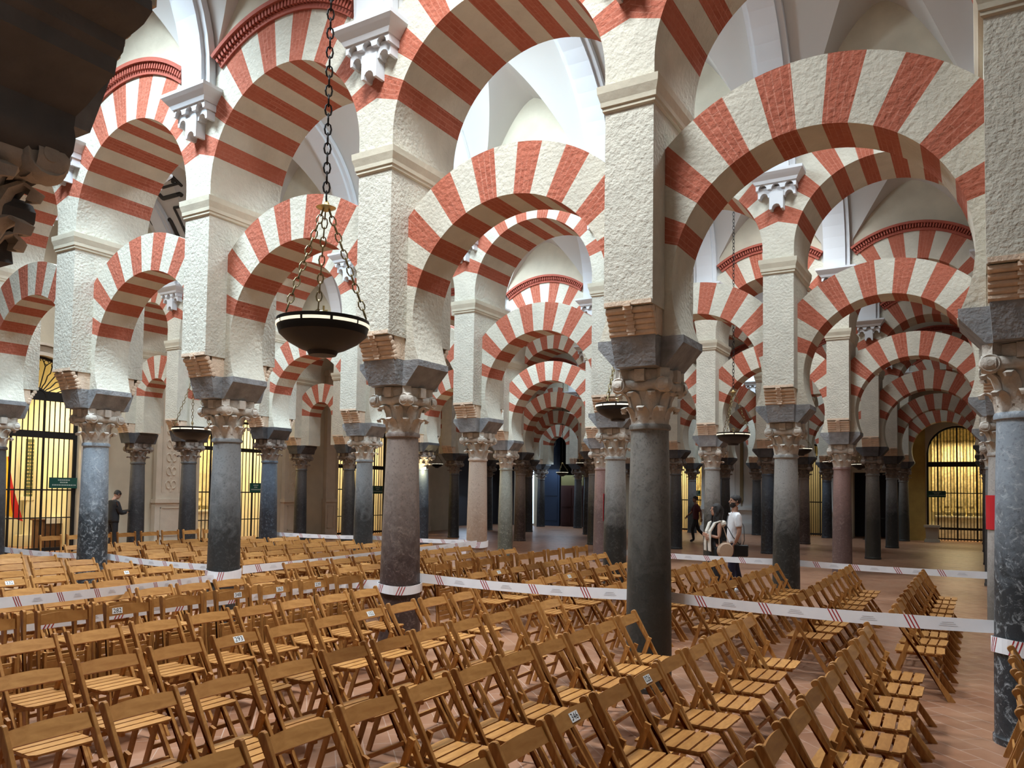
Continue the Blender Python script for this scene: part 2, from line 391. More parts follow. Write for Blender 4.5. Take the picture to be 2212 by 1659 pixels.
def impost():
    b = MB()
    def frus(hx0, hy0, z0, hx1, hy1, z1): b.hexa([(sx*hx, sy*hy, z) for hx, hy, z in ((hx0, hy0, z0), (hx1, hy1, z1)) for sx, sy in ((-1, -1), (1, -1), (1, 1), (-1, 1))])
    frus(.25, .285, 3.13, .44, .295, 3.35); frus(.44, .295, 3.35, .44, .295, 3.422)
    frus(.205, .40, 3.135, .225, .47, 3.40); frus(.225, .47, 3.40, .225, .47, 3.425)
    return b.mesh('impost_block', IMPST)
SHB = {}
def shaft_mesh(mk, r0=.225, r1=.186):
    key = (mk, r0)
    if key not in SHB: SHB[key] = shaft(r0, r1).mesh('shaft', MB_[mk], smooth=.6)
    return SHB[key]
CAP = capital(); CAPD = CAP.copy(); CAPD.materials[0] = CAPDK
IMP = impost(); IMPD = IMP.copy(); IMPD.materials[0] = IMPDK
COLM = {(1, 0): 'blue grey', (1, 1): 'grey green', (1, 2): 'porphyry brown', (1, 3): 'charcoal grey', (1, 4): 'blue grey', (1, 5): 'near black',
        (2, 0): 'pale grey', (2, 1): 'speckled grey', (2, 2): 'speckled grey', (2, 3): 'pink beige', (2, 4): 'charcoal grey', (2, 5): 'dark blue', (2, 6): 'near black',
        (3, 0): 'charcoal grey', (3, 1): 'rose red', (3, 2): 'speckled grey', (3, 3): 'rose red', (3, 4): 'olive grey', (3, 5): 'dark blue', (3, 6): 'near black'}
OTHER = ['near black', 'grey green', 'dark blue', 'near black', 'charcoal grey', 'porphyry brown']
def arcname(n): return 'arcade overhead' if n == 0 else ORD[n]+' arcade'
def kname(k): return 'one bay past the aisle' if k == -1 else ORD[k+1]+' from the aisle'
colobj = {}
def column(n, k, x, y, mk, dark=False, wall=False):
    where = f'in the {arcname(n)}, ' + ('against the chapel wall' if wall else kname(k))
    t = thing('marble_column', f'{mk} marble column {where}', 'column', (x, y, 0), group=f'marble columns of the {arcname(n)}')
    r0 = .25 if (n, k) == (1, 2) else .225
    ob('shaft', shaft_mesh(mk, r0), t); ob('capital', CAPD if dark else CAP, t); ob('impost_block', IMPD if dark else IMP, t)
    colobj[(n, k)] = t; return t
def pier(n, k, x, y, wall=False):
    t = thing('plaster_pier', f'rough plastered pier above the {"wall" if wall else ORD[k+1] if k>=0 else "outermost"} column of the {arcname(n)}', 'pier', (x, y, 0), group=f'piers of the {arcname(n)}')
    ob('pier_body', PB, t); ob('moulding', MO, t); ob('roll_corbel', CB[0], t); ob('roll_corbel', CB[1], t)

for n in range(7):
    y = DY[n]
    kr = {0: range(0, 4), 1: range(-1, 7)}.get(n, range(-1, 7))
    for k in kr:
        mk = COLM.get((n, k)) or OTHER[(n*3+k) % 6]
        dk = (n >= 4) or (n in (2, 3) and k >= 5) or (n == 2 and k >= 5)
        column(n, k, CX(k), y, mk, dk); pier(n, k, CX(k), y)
    ks = list(kr)
    for k in ks[:-1]:
        xc = CX(k)-A/2; bay = f'between the {ORD[k+1] if k >= 0 else "outer"} and {ORD[k+2]} columns of the {arcname(n)}'
        tag(ob('horseshoe_arch', LOW0 if (n, k) == (1, 0) else LOW, None, (xc, y, 0)), 'lower red and white horseshoe arch ' + bay, 'arch', f'lower arches of the {arcname(n)}')
        t = thing('striped_arch', 'upper striped arch ' + bay, 'arch', (xc, y, 0), group=f'upper arches of the {arcname(n)}')
        ob('arch_ring', UP, t); ob('dentil_cornice', DENT[0], t); ob('dentil_cornice', DENT[1], t)
    if n:
        xw = CX(6)-SB; column(n, 7, xw, y, 'near black', True, True); pier(n, 7, xw, y, True)
        xc = CX(6)-SB/2; bay = f'next to the chapel wall in the {arcname(n)}'
        tag(ob('horseshoe_arch', LOWS, None, (xc, y, 0)), 'narrow lower horseshoe arch ' + bay, 'arch', 'narrow arches by the chapel wall')
        tag(ob('striped_arch', UPS, None, (xc, y, 0)), 'narrow upper striped arch ' + bay, 'arch', 'narrow upper arches by the chapel wall')
    # wall over the upper arches
    b = MB(); hd = HD-.02; ztop = CROWN+.1
    bays = [(CX(k)-A/2, A/2, UPR, UPCZ) for k in ks[:-1]]
    if n: bays.append((CX(6)-SB/2, SB/2, 1.45, 6.1))
    for xc, hw, R, cz in bays:
        m = 24
        for i in range(m):
            xa = -hw+2*hw*i/m; xb = -hw+2*hw*(i+1)/m
            za = cz+sqrt(max(0, R*R-xa*xa)); zb_ = cz+sqrt(max(0, R*R-xb*xb))
            for s in (-1, 1): b.face([(xc+xa, s*hd, za), (xc+xb, s*hd, zb_), (xc+xb, s*hd, ztop), (xc+xa, s*hd, ztop)])
            b.face([(xc+xa, -hd, ztop), (xc+xb, -hd, ztop), (xc+xb, hd, ztop), (xc+xa, hd, ztop)])
    struct('wall_upper', b.mesh('wall_upper', CREAM), (0, y, 0))

CONS = [(-2.124, 3.381), (-2.12, 3.347), (-2.16, 3.32), (-2.2, 3.31), (-2.25, 3.3), (-2.26, 3.261), (-2.289, 3.245), (-2.298, 3.2), (-2.37, 3.175), (-2.44, 3.14), (-2.505, 3.117), (-2.512, 3.08), (-2.50, 3.04), (-2.51, 3.0), (-2.55, 2.968), (-2.628, 2.955), (-2.70, 2.97), (-2.713, 2.955), (-2.725, 2.935), (-2.767, 2.931), (-2.80, 2.915), (-2.829, 2.90), (-2.78, 2.885), (-2.74, 2.863), (-2.718, 2.835), (-2.723, 2.80), (-2.75, 2.78), (-2.80, 2.785), (-2.85, 2.765), (-2.864, 2.73), (-2.85, 2.68)]
b = MB(); cx_ = CX(1)-.0
b.extr([(x-cx_, z) for x, z in CONS]+[(-(x-cx_)-.30, z) for x, z in CONS[::-1]], -.285, .285)
o = ob('carved_console', b.mesh('carved_console', simple('weathered_stone', (.15, .15, .15), .9, bump=1., bscale=7, var=.35, vscale=3.5), smooth=.7), colobj[(0, 1)])
# ---- vaults, ribs and brackets
def vault(n):
    b = MB(); y0 = DY[n]+HD-.02; y1 = DY[n+1]-HD+.02; yc = (y0+y1)/2; ry = (y1-y0)/2; sc = (CROWN-VSPR)/ry
    ap = {1: 9.72}.get(n, 9.08); rl = 1.22; zl = 7.9
    ny = 72; ys = [yc-ry*cos(PI*j/ny) for j in range(ny+1)]
    def zbar(y): return VSPR+sc*sqrt(max(0, ry*ry-(y-yc)**2))
    bays = [(CX(k)-A/2, A/2, rl) for k in range(-1, 6)]+[(CX(6)-SB/2, SB/2, .8)]
    for c, hb, w in bays:
        prev = None; m = 22
        for y in ys:
            zb = zbar(y); H_ = ap-zl+(9.95-ap)*(1-abs(y-yc)/ry); q = 1-(zb-zl)/H_
            dxb = w if q >= 1 else w*max(0, q)**(1/1.65)
            lun = [(c+dxb*(2*i/m-1), y, zl+H_*(1-(dxb*abs(2*i/m-1)/w)**1.65) if dxb > 1e-4 else zb) for i in range(m+1)]
            if q < 1: lun[0] = (lun[0][0], y, zb); lun[-1] = (lun[-1][0], y, zb)
            row = [(c-hb, y, zb), (c-(hb+dxb)/2, y, zb), (c-dxb, y, zb)]+lun+[(c+dxb, y, zb), (c+(hb+dxb)/2, y, zb), (c+hb, y, zb)]
            if prev:
                for i in range(len(row)-1):
                    F = [prev[i], prev[i+1], row[i+1], row[i]]; G = []
                    for p in F:
                        if not any((Vector(p)-Vector(g)).length < 1e-5 for g in G): G.append(p)
                    if len(G) > 2: b.face(G)
            prev = row
    xe = CX(6)-SB
    for ya, yb_ in zip(ys, ys[1:]): b.face([(xe, ya, zbar(ya)), (XW, ya, zbar(ya)), (XW, yb_, zbar(yb_)), (xe, yb_, zbar(yb_))])
    c = struct('ceiling', b.mesh('ceiling', VAULT, smooth=.5))
def rib_mesh(span):
    b = MB(); ry = span/2; sc = (CROWN-VSPR)/ry
    for hw, dep, z0 in ((.29, .10, 7.23), (.20, .16, 7.23)):
        path = [(-ry+.0, z0)]
        m = 30
        for i in range(m+1):
            a = PI-PI*i/m; path.append((ry*cos(a), VSPR+sc*ry*sin(a)))
        path.append((ry, z0))
        inner = [((y*(ry-dep)/ry), (z if i in (0, len(path)-1) else VSPR+(z-VSPR)*(ry*sc-dep)/(ry*sc))) for i, (y, z) in enumerate(path)]
        for (p, q, r, s) in zip(path, path[1:], inner, inner[1:]):
            b.hexa([(-hw, p[0], p[1]), (hw, p[0], p[1]), (hw, q[0], q[1]), (-hw, q[0], q[1]), (-hw, r[0], r[1]), (hw, r[0], r[1]), (hw, s[0], s[1]), (-hw, s[0], s[1])])
    return b
def bracket(s):
    "white plaster bracket; s=-1 stands on the front face of an arcade (towards -y)"
    b = MB()
    def slab(h0, d0, z0, h1, d1, z1):
        b.hexa([(sx*h, s*dd, z) for h, d, z in ((h0, d0, z0), (h1, d1, z1)) for sx, dd in ((-1, 0), (1, 0), (1, d), (-1, d))])
    slab(.33, .21, 7.04, .36, .23, 7.09); slab(.36, .23, 7.09, .41, .28, 7.15); slab(.41, .28, 7.15, .44, .31, 7.19); slab(.44, .31, 7.19, .44, .31, 7.235)
    def lobed(hw, zt, zb, n, dep):
        P = [(-hw, zt), (-hw, zb)]; w = 2*hw/n
        for i in range(n):
            c = -hw+w*(i+.5); r = w*.33
            for j in range(7): a = PI-PI*j/6; P.append((c+r*cos(a), zb+r*1.2*sin(a)))
        P += [(hw, zb), (hw, zt)]
        return P
    b.extr(lobed(.32, 7.05, 6.95, 3, 0), 0, s*.19); b.extr(lobed(.30, 7.0, 6.83, 3, 0), 0, s*.13)
    b.extr(lobed(.11, 6.9, 6.62, 1, 0), 0, s*.15)
    return b.mesh('wall_bracket', WHITE)
BRK = [bracket(-1), bracket(1)]
for n in range(6):
    vault(n)
    span = DY[n+1]-DY[n]-2*HD; me = rib_mesh(span).mesh('rib_arch', WHITE, smooth=.5); yc = (DY[n]+DY[n+1])/2
    for k in range(-1, 7):
        if n == 0 and k > 5: continue
        t = thing('vault_rib', f'white moulded vault rib springing over the {ORD[k+1] if k >= 0 else "outer"} piers behind the {arcname(n)}', 'rib', (CX(k), yc, 0), group=f'vault ribs behind the {arcname(n)}')
        ob('rib_arch', me, t); ob('wall_bracket', BRK[0], t, (0, span/2, 0)); ob('wall_bracket', BRK[1], t, (0, -span/2, 0))
for n, x, e, s_ in LUNFILL:  # added glowing panes backing the lunette fill lamps, out of view
    b = MB(); b.box(-.5, .5, -.03, .03, -.27, .27); o = ob('lunette_fill_pane', b.mesh('lunette_fill_pane', simple('glow_pane', (.8, .9, 1), .3, emit=(.8, .9, 1), es=2.)), None, (x, DY[n]+HD+.06, 8.75)); o['kind'] = 'structure'
# added glowing panels above the crown lamps, unseen, with no opening in the vault
for n, x, e, c in CROWNFILL:
    yc = (DY[n]+DY[n+1])/2 - (.5 if n == 1 else 0)
    b = MB(); b.box(-.9, .9, -.7, .7, 0, .04); o = ob('crown_fill_pane', b.mesh('crown_fill_pane', simple('glow_pane', (.8, .9, 1), .3, emit=(.8, .9, 1), es=2.)), None, (x, yc, CROWN-.11)); o['kind'] = 'structure'

#@@PART2
# ================================================================== walls with openings and the chapels behind them
def wall_open(name, u0, u1, ops, place, thick=.5, top=CROWN+.1, mat=WALLP):
    "ops: (a, b, spring, arched); place(u, d, z) -> point, d = depth into the wall"
    b = MB(); us = [u0, u1]
    for a, c, sp, ar in ops: us += [a+(c-a)*i/24 for i in range(25)]
    us = sorted(set(round(u, 5) for u in us))
    def zb(u):
        for a, c, sp, ar in ops:
            if a-1e-4 < u < c+1e-4:
                r = (c-a)/2; return sp+(sqrt(max(0, r*r-(u-(a+c)/2)**2)) if ar else 0)
        return 0
    for p, q in zip(us, us[1:]):
        m = (p+q)/2; hole = any(a < m < c for a, c, _, _ in ops)
        z0, z1 = (zb(p), zb(q)) if hole else (0, 0)
        for d in (0, thick): b.face([place(p, d, z0), place(q, d, z1), place(q, d, top), place(p, d, top)])
        if hole: b.face([place(p, 0, z0), place(q, 0, z1), place(q, thick, z1), place(p, thick, z0)])
    for a, c, sp, ar in ops:
        for u in (a, c): b.face([place(u, 0, 0), place(u, 0, sp), place(u, thick, sp), place(u, thick, 0)])
    b.face([place(u0, 0, top), place(u1, 0, top), place(u1, thick, top), place(u0, thick, top)])
    return struct(name, b.mesh(name, mat, merge=True))
PW = lambda u, d, z: (XW-d, u, z)
PBK = lambda u, d, z: (u, YB+d, z)
G1 = (10.75, 13.05, 4.35, True); G2 = (17.15, 20.45, 4.2, True); G3 = (23.75, 26.75, 4.2, True); DK = (32.2, 38.6, 4.6, False)
wall_open('wall_west', .3, YB, [G1, G2, G3, DK], PW)
B1 = (-13.62, -12.08, 3.6, True); B2 = (-7.42, -6.2, 3.75, True); B3 = (-5.0, -2.95, 3.0, False); B4 = (-2.0, .35, 3.86, True); B0 = (-21.55, -18.65, 5.4, False)
wall_open('wall_north', XW, 7.5, [B0, B1, B2, B3, B4], PBK)
CHAP = simple('chapel_plaster', (.78, .71, .50), .8, var=.08, vscale=1.5)
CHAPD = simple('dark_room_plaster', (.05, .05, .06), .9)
GOLD = simple('gilded_wood', (.60, .48, .24), .42, metal=.35, bump=.8, bscale=30, var=.3, vscale=9)
GREENM = simple('green_marble', (.10, .12, .06), .4, var=.6, vscale=14)
WALNUT = simple('walnut_wood', (.10, .045, .022), .5, var=.25, vscale=8)
SIGN = simple('green_sign', (.01, .075, .055), .5); SIGNT = simple('sign_lettering', (.45, .5, .45), .6)
MARB = simple('white_marble_panel', (.66, .68, .68), .5, var=.06, vscale=2)
def room(op, place, depth, mat, dn='wall_chapel'):
    a, c, sp, ar = op; b = MB(); h = sp+(c-a)/2+.5; e = .55
    A_ = lambda u, d, z: place(u, d, z)
    b.face([A_(a-e, .5+depth, 0), A_(c+e, .5+depth, 0), A_(c+e, .5+depth, h), A_(a-e, .5+depth, h)])
    for u in (a-e, c+e): b.face([A_(u, .5, 0), A_(u, .5+depth, 0), A_(u, .5+depth, h), A_(u, .5, h)])
    b.face([A_(a-e, .5, h), A_(c+e, .5, h), A_(c+e, .5+depth, h), A_(a-e, .5+depth, h)])
    struct(dn, b.mesh(dn, mat))
def glight(op, place, depth, e, col=WARM):
    a, c, sp, ar = op; p = place((a+c)/2, .5+depth*.45, sp+.55*(c-a)/2)
    area('chapel_lamp', p, (0, 0, 0), min(1.2, (c-a)*.6), .9, e, col)
for op, pl, dp, e in ((G1, PW, 3.2, 190), (G2, PW, 3.2, 260), (G3, PW, 3.2, 200), (B1, PBK, 2.6, 110), (B2, PBK, 2.6, 16), (B4, PBK, 3.0, 150)):
    room(op, pl, dp, CHAP); glight(op, pl, dp, e)
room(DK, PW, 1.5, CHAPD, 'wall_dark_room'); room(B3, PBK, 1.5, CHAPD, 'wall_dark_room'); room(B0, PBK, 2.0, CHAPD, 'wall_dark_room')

def gate(op, place, beams, label, group, nb, inset=.12, fan=False, radial=0):
    a, c, sp, ar = op; r = (c-a)/2; m = (a+c)/2; p0 = place(m, inset, 0)
    t = thing('iron_gate', label, 'gate', p0, group=group); o = Vector(p0)
    Q = lambda u, d, z: Vector(place(u, inset+d, z))-o
    b = MB(); hb = sp if fan else None
    for i in range(nb):
        u = a+(c-a)*(i+.5)/nb; top = sp if fan else sp+(sqrt(max(0, r*r-(u-m)**2)) if ar else 0)
        b.tube([Q(u, 0, .02), Q(u, 0, top)], .016 if i % 6 != 3 else .034, 5)
    ob('grille', b.mesh('grille', IRON), t)
    for z, h in beams:
        b = MB(); b.hexa([Q(u, d, zz) for zz in (z-h/2, z+h/2) for u, d in ((a, -.03), (c, -.03), (c, .03), (a, .03))])
        ob('crossbeam', b.mesh('crossbeam', IRON), t)
    b = MB()
    for u in (a+.03, c-.03): b.tube([Q(u, 0, 0), Q(u, 0, sp)], .045, 6)
    if ar:
        b.tube([Q(m+(r-.04)*cos(PI*i/20), 0, sp+(r-.04)*sin(PI*i/20)) for i in range(21)], .04, 6)
    ob('gate_frame', b.mesh('gate_frame', IRON), t)
    if radial:
        b = MB()
        for i in range(radial):
            an = PI*(i+.5)/radial; w = .03 if i % 2 else 0; R0, R1 = r*.2, r*(.78 if i % 2 == 0 else .96)
            b.tube([Q(m+cos(an+w*sin(j*2.1))*(R0+(R1-R0)*j/8), 0, sp+sin(an+w*sin(j*2.1))*(R0+(R1-R0)*j/8)) for j in range(9)], .016, 5)
            if i % 2 == 0:
                for sg in (-1, 1):
                    b.tube([Q(m+cos(an+sg*q)*R, 0, sp+sin(an+sg*q)*R) for q, R in ((0, r*.78), (.06, r*.86), (.12, r*.94))], .014, 5)
            T = Q(m+cos(an)*r*.88, 0, sp+sin(an)*r*.88)
            b.tube([T+Vector(place(0, 0, 0))*0+Q(m+.06*cos(q), 0, .06*sin(q))-Q(m, 0, 0) for q in [k*PI/5 for k in range(9)]], .011, 5)
        b.tube([Q(m+r*.2*cos(PI*i/10), 0, sp+r*.2*sin(PI*i/10)) for i in range(11)], .05, 6)
        ob('fan_grille', b.mesh('fan_grille', IRON), t)
    return t
gate(G1, PW, [(4.40, .26), (3.32, .19), (1.78, .04), (1.0, .03), (.12, .1)], 'black iron chapel gate with fan grille above, by the hanging flag', 'iron gates', 16, fan=True, radial=15)
gate(G2, PW, [(4.2, .08), (3.24, .13), (1.75, .04), (.8, .03), (.1, .08)], 'black iron gate of the chapel between the two carved wall pilasters', 'iron gates', 22)
gate(G3, PW, [(4.2, .08), (2.85, .16), (1.9, .04), (.8, .03), (.1, .08)], 'black iron gate of the third glowing chapel along the west wall', 'iron gates', 20)
gate(B1, PBK, [(3.6, .08), (1.6, .05), (.1, .08)], 'narrow arched iron gate in the pale wall behind the walking person', 'iron gates', 15, radial=9)
gate(B2, PBK, [(3.75, .08), (1.6, .05), (.1, .08)], 'dim arched iron gate in the pale panelled end wall', 'iron gates', 12)
gate(B4, PBK, [(3.36, .22), (2.1, .04), (.55, .1), (.1, .06)], 'tall arched iron gate before the golden altarpiece', 'iron gates', 19)
# small crosses and pieces inside the chapels
def sign(c, place, w, h, z, label):
    p = place(c, .02, z); o = Vector(p); t = thing('green_sign', label, 'sign', p, group='green chapel signs')
    Q = lambda u, d, zz: Vector(place(c+u, .02+d, z+zz))-o
    b = MB(); b.hexa([Q(u, d, zz) for zz in (-h/2, h/2) for u, d in ((-w/2, 0), (w/2, 0), (w/2, .03), (-w/2, .03))]); ob('board', b.mesh('board', SIGN), t)
    b = MB(); rnd = random.Random(3)
    for zz, tw in ((.27*h, .4), (.05*h, .25), (-.2*h, .8)):
        u = -tw*w/2
        while u < tw*w/2:
            q = rnd.uniform(.03, .07)*w; b.hexa([Q(uu, d, zz+k) for k in (-.018*h*3, .018*h*3) for uu, d in ((u, -.004), (u+q, -.004), (u+q, 0), (u, 0))]); u += q+.02*w
    ob('lettering', b.mesh('lettering', SIGNT), t)
sign(12.66, PW, .78, .30, 1.98, 'green sign board on the iron gate by the flag')
sign(19.55, PW, .50, .33, 1.92, 'green sign board on the gate between carved pilasters')
sign(26.2, PW, .66, .34, 1.9, 'green sign board on the third west chapel gate')
sign(-1.62, PBK, .72, .28, 2.05, 'green sign board on the gate before the golden altarpiece')
sign(-12.35, PBK, .35, .28, 1.95, 'small green sign on the narrow arched gate')

def altar(op, place, depth, label, cols, zt, mat=GOLD, table=True):
    a, c, sp, ar = op; m = (a+c)/2; p = place(m, .5+depth-.35, 0); o = Vector(p)
    t = thing('altarpiece', label, 'altarpiece', p, group='altarpieces'); Q = lambda u, d, z: Vector(place(m+u, .5+depth-.35+d, z))-o
    w = (c-a)*.5
    def bx(b, u0, u1, d0, d1, z0, z1): b.hexa([Q(u, d, z) for z in (z0, z1) for u, d in ((u0, d0), (u1, d0), (u1, d1), (u0, d1))])
    b = MB(); bx(b, -w, w, .12, .2, 1.2, zt); bx(b, -w-.05, w+.05, -.02, .2, zt, zt+.12); bx(b, -w*.6, w*.6, .0, .2, zt+.12, zt+.5)
    for u in (-.5, 0, .5): bx(b, u*w-.16*w, u*w+.16*w, .07, .12, 1.5, zt-.35)
    ob('back_panel', b.mesh('back_panel', mat), t)
    for i in range(cols):
        u = -w+.1+(2*w-.2)*i/(cols-1); q = Q(u, 0, 0); b = MB()
        b.tube([q+Vector((.012*cos(k*1.3), .012*sin(k*1.3), 1.25+(zt-1.3)*k/24)) for k in range(25)], [.055+.012*sin(k*1.6) for k in range(25)], 8)
        ob('twisted_column', b.mesh('twisted_column', mat, smooth=.8), t)
    if table:
        b = MB(); bx(b, -w*.8, w*.8, -.75, -.1, 0, .98); bx(b, -w*.84, w*.84, -.8, -.08, .98, 1.05); ob('altar_table', b.mesh('altar_table', simple('altar_cloth', (.62, .58, .46), .8, bump=.5, bscale=20, var=.2, vscale=6)), t)
        for u in (-.5, -.25, .25, .5):
            b = MB(); q = Q(u*w, -.3, 0); b.lathe([(.06, 1.05), (.05, 1.08), (.018, 1.12), (.03, 1.25), (.016, 1.3), (.035, 1.38), (.012, 1.4), (.012, 1.6)], 8, c=q); ob('candlestick', b.mesh('candlestick', BRASS), t)
altar(B4, PBK, 3.0, 'golden baroque altarpiece behind the tall arched gate', 6, 4.6)
altar(B1, PBK, 2.6, 'small gilded altarpiece behind the narrow arched gate', 4, 3.6)
PAL = simple('pale_altar_stone', (.70, .58, .34), .6, bump=.6, bscale=20, var=.2, vscale=6)
altar(G2, PW, 3.2, 'pale altarpiece in the chapel between the carved pilasters', 5, 3.9, PAL)
altar(G3, PW, 3.2, 'pale altarpiece in the third west chapel', 4, 3.8, PAL)
# first chapel: marble tablet, flag, desk
t = thing('marble_tablet', 'tall green marble tablet carved with lines of letters in the first chapel', 'tablet', (XW-3.4, 13.85, 0))
b = MB(); b.box(-.08, .02, -.52, .52, 1.55, 3.35); ob('tablet_slab', b.mesh('tablet_slab', GREENM), t)
b = MB(); rnd = random.Random(5)
for r_ in range(15):
    y = -.44
    while y < .42:
        q = rnd.uniform(.02, .06); b.box(.02, .03, y, y+q, 1.62+r_*.113, 1.66+r_*.113); y += q+.025
ob('lettering', b.mesh('lettering', GOLD), t)
b = MB(); b.box(-.1, .12, -.62, .62, 1.43, 1.55); b.box(-.1, .1, -.45, .45, .35, 1.43); b.box(-.1, .2, -.7, .7, 0, .35); b.box(-.1, .04, -.6, -.52, 1.55, 3.4); b.box(-.1, .04, .52, .6, 1.55, 3.4); ob('pedestal', b.mesh('pedestal', CHAP), t)
t = thing('writing_desk', 'dark wooden desk with white lace cloth in the first chapel', 'desk', (XW-2.0, 13.6, 0))
b = MB(); b.box(-.3, .3, -.55, .55, 0, .85); b.box(-.34, .34, -.6, .6, .85, .9); ob('desk_body', b.mesh('desk_body', WALNUT, bevel=.01), t)
b = MB(); b.box(-.33, .35, -.5, .5, .9, .915); b.box(.345, .355, -.5, .5, .76, .9); ob('lace_cloth', b.mesh('lace_cloth', simple('white_cloth', (.75, .74, .70), .9)), t)
FR = simple('flag_red', (.50, .015, .02), .8); FY = simple('flag_yellow', (.85, .48, .03), .8)
t = thing('draped_flag', 'red and yellow flag hanging on its pole inside the first chapel', 'flag', (XW-2.7, 12.42, 0))
b = MB(); n = 30
for i in range(n):
    for j, mi in ((0, 0), (1, 1), (2, 1), (3, 0)):
        def P(i, j):
            z = 2.75-i/n*1.75; w = .11+.3*(i/n)**1.3; u = (j/4-.5)*2*w+.12*(i/n); return (.07*sin(j*2.4+i*.16)*(i/n+.25), u, z-.1*abs(j-2)*(i/n))
        b.face([P(i, j), P(i, j+1), P(i+1, j+1), P(i+1, j)], mi)
me = b.mesh('flag_cloth', [FR, FY], smooth=1.2); o = ob('flag_cloth', me, t); so = o.modifiers.new('s', 'SOLIDIFY'); so.thickness = .006
b = MB(); b.tube([(0, 0, 0), (0, 0, 3.0)], .018, 8); b.lathe([(.0, 3.0), (.03, 3.03), (.0, 3.1)], 8, caps=False); b.lathe([(.16, 0), (.14, .04), (.03, .06)], 12); ob('flag_pole', b.mesh('flag_pole', BRASS), t)

# carved pilasters and panelled dado along the west wall
def pilaster(y0, y1, relief=True):
    b = MB(); x = XW; d = .16
    b.box(x, x+d+.08, y0-.06, y1+.06, 0, .22); b.box(x, x+d+.03, y0-.03, y1+.03, .22, 1.40); b.box(x, x+d+.08, y0-.06, y1+.06, 1.40, 1.52)
    b.box(x, x+d, y0, y1, 1.52, 6.4); b.box(x, x+d+.1, y0-.08, y1+.08, 6.4, 6.6)
    w = y1-y0
    for za, zb in ((.36, 1.26),):
        for q in ((y0+.14*w, y1-.14*w, za, za+.03), (y0+.14*w, y1-.14*w, zb-.03, zb)): b.box(x+d+.02, x+d+.05, *q)
        for u in (y0+.14*w, y1-.14*w-.03): b.box(x+d+.02, x+d+.05, u, u+.03, za, zb)
    if relief:
        yc = (y0+y1)/2; z0, z1 = 1.75, 6.2
        for u in (y0+.2*w, y1-.2*w): b.box(x+d-.01, x+d+.02, u-.012, u+.012, z0, z1)
        z = z0+.2
        while z < z1-.3:
            for s in (-1, 1):
                b.tube([(x+d, yc+s*.13*w*(1-cos(q))*.9*(1-q/9)+s*.01, z+.19*sin(q)*(1-q/9)) for q in [k*.42 for k in range(13)]], .024, 5)
            b.tube([(x+d, yc+.03*sin(k), z-.2+k*.09) for k in range(5)], .02, 5); z += .43
    o = struct('trim_pilaster', b.mesh('trim_pilaster', simple('pilaster_plaster', (.66, .58, .47), .85, bump=.3, bscale=12, var=.06)))
pilaster(15.45, 16.5); pilaster(20.75, 21.75); pilaster(13.25, 13.75, False); pilaster(22.9, 23.4, False); pilaster(27.1, 27.6, False); pilaster(29.2, 29.7, False)
b = MB()                                      # moulded arch over the first chapel gate
a, c, sp, _ = G1; m = (a+c)/2; r = (c-a)/2
for rr, w, d in ((r+.0, .10, .10), (r+.12, .14, .05), (r+.28, .07, .16)):
    for i in range(24):
        p, q = PI*i/24, PI*(i+1)/24
        b.hexa([(XW+dd, m+(rr+k)*cos(t_), sp+(rr+k)*sin(t_)) for k in (0, w) for dd, t_ in ((0, p), (d, p), (d, q), (0, q))])
for u in (a-.36, c): b.box(XW, XW+.12, u, u+.36, 0, sp)
struct('trim_arch', b.mesh('trim_arch', simple('pilaster_plaster', (1, 1, 1))))
# white classical dressing of the north wall
b = MB(); y = YB
b.box(-12.0, -7.5, y-.10, y, 0, 7.5); b.box(-6.15, -5.1, y-.10, y, 0, 7.5)
for x0, x1 in ((-11.95, -11.2), (-8.6, -7.6), (-6.1, -5.15)):
    b.box(x0, x1, y-.32, y, 0, 1.15); b.box(x0-.08, x1+.08, y-.42, y, 1.15, 1.35); b.box(x0-.1, x1+.1, y-.44, y, 0, .35); b.box(x0+.08, x1-.08, y-.25, y, 1.35, 5.6); b.box(x0, x1, y-.36, y, 5.6, 5.95)
b.box(-11.1, -8.7, y-.22, y, 0, .5); b.box(-11.1, -8.7, y-.2, y, 1.15, 1.3)
for x0 in (-10.9, -9.2): b.box(x0, x0+.5, y-.16, y, 1.45, 5.4)
for cx_, r in ((-12.85, .77), (-6.8, .61)):
    sp = 3.6 if r > .7 else 3.75
    for i in range(20):
        p, q = PI*i/20, PI*(i+1)/20
        b.hexa([(cx_+(r+k)*cos(t_), y-dd, sp+(r+k)*sin(t_)) for k in (0, .24) for dd, t_ in ((0, p), (.16, p), (.16, q), (0, q))])
    for u in (cx_-r-.24, cx_+r): b.box(u, u+.24, y-.14, y, 0, sp); b.box(u-.04, u+.28, y-.18, y, sp-.12, sp)
struct('trim_north', b.mesh('trim_north', MARB))
b = MB()
for x0 in (-10.05, -11.05): b.box(x0-.07, x0+.07, y-.24, y-.1, 1.6, 4.9); b.lathe([(.07, 1.6), (.02, 1.45), (.0, 1.3)], 8, c=(x0, y-.17, 0), caps=False)
struct('trim_slot', b.mesh('trim_slot', simple('ochre_strip', (.22, .17, .09), .6)))
b = MB(); b.box(-2.92, -2.05, y-.06, y, 0, 6); struct('trim_ochre', b.mesh('trim_ochre', simple('ochre_plaster', (.50, .34, .09), .8, var=.1)))
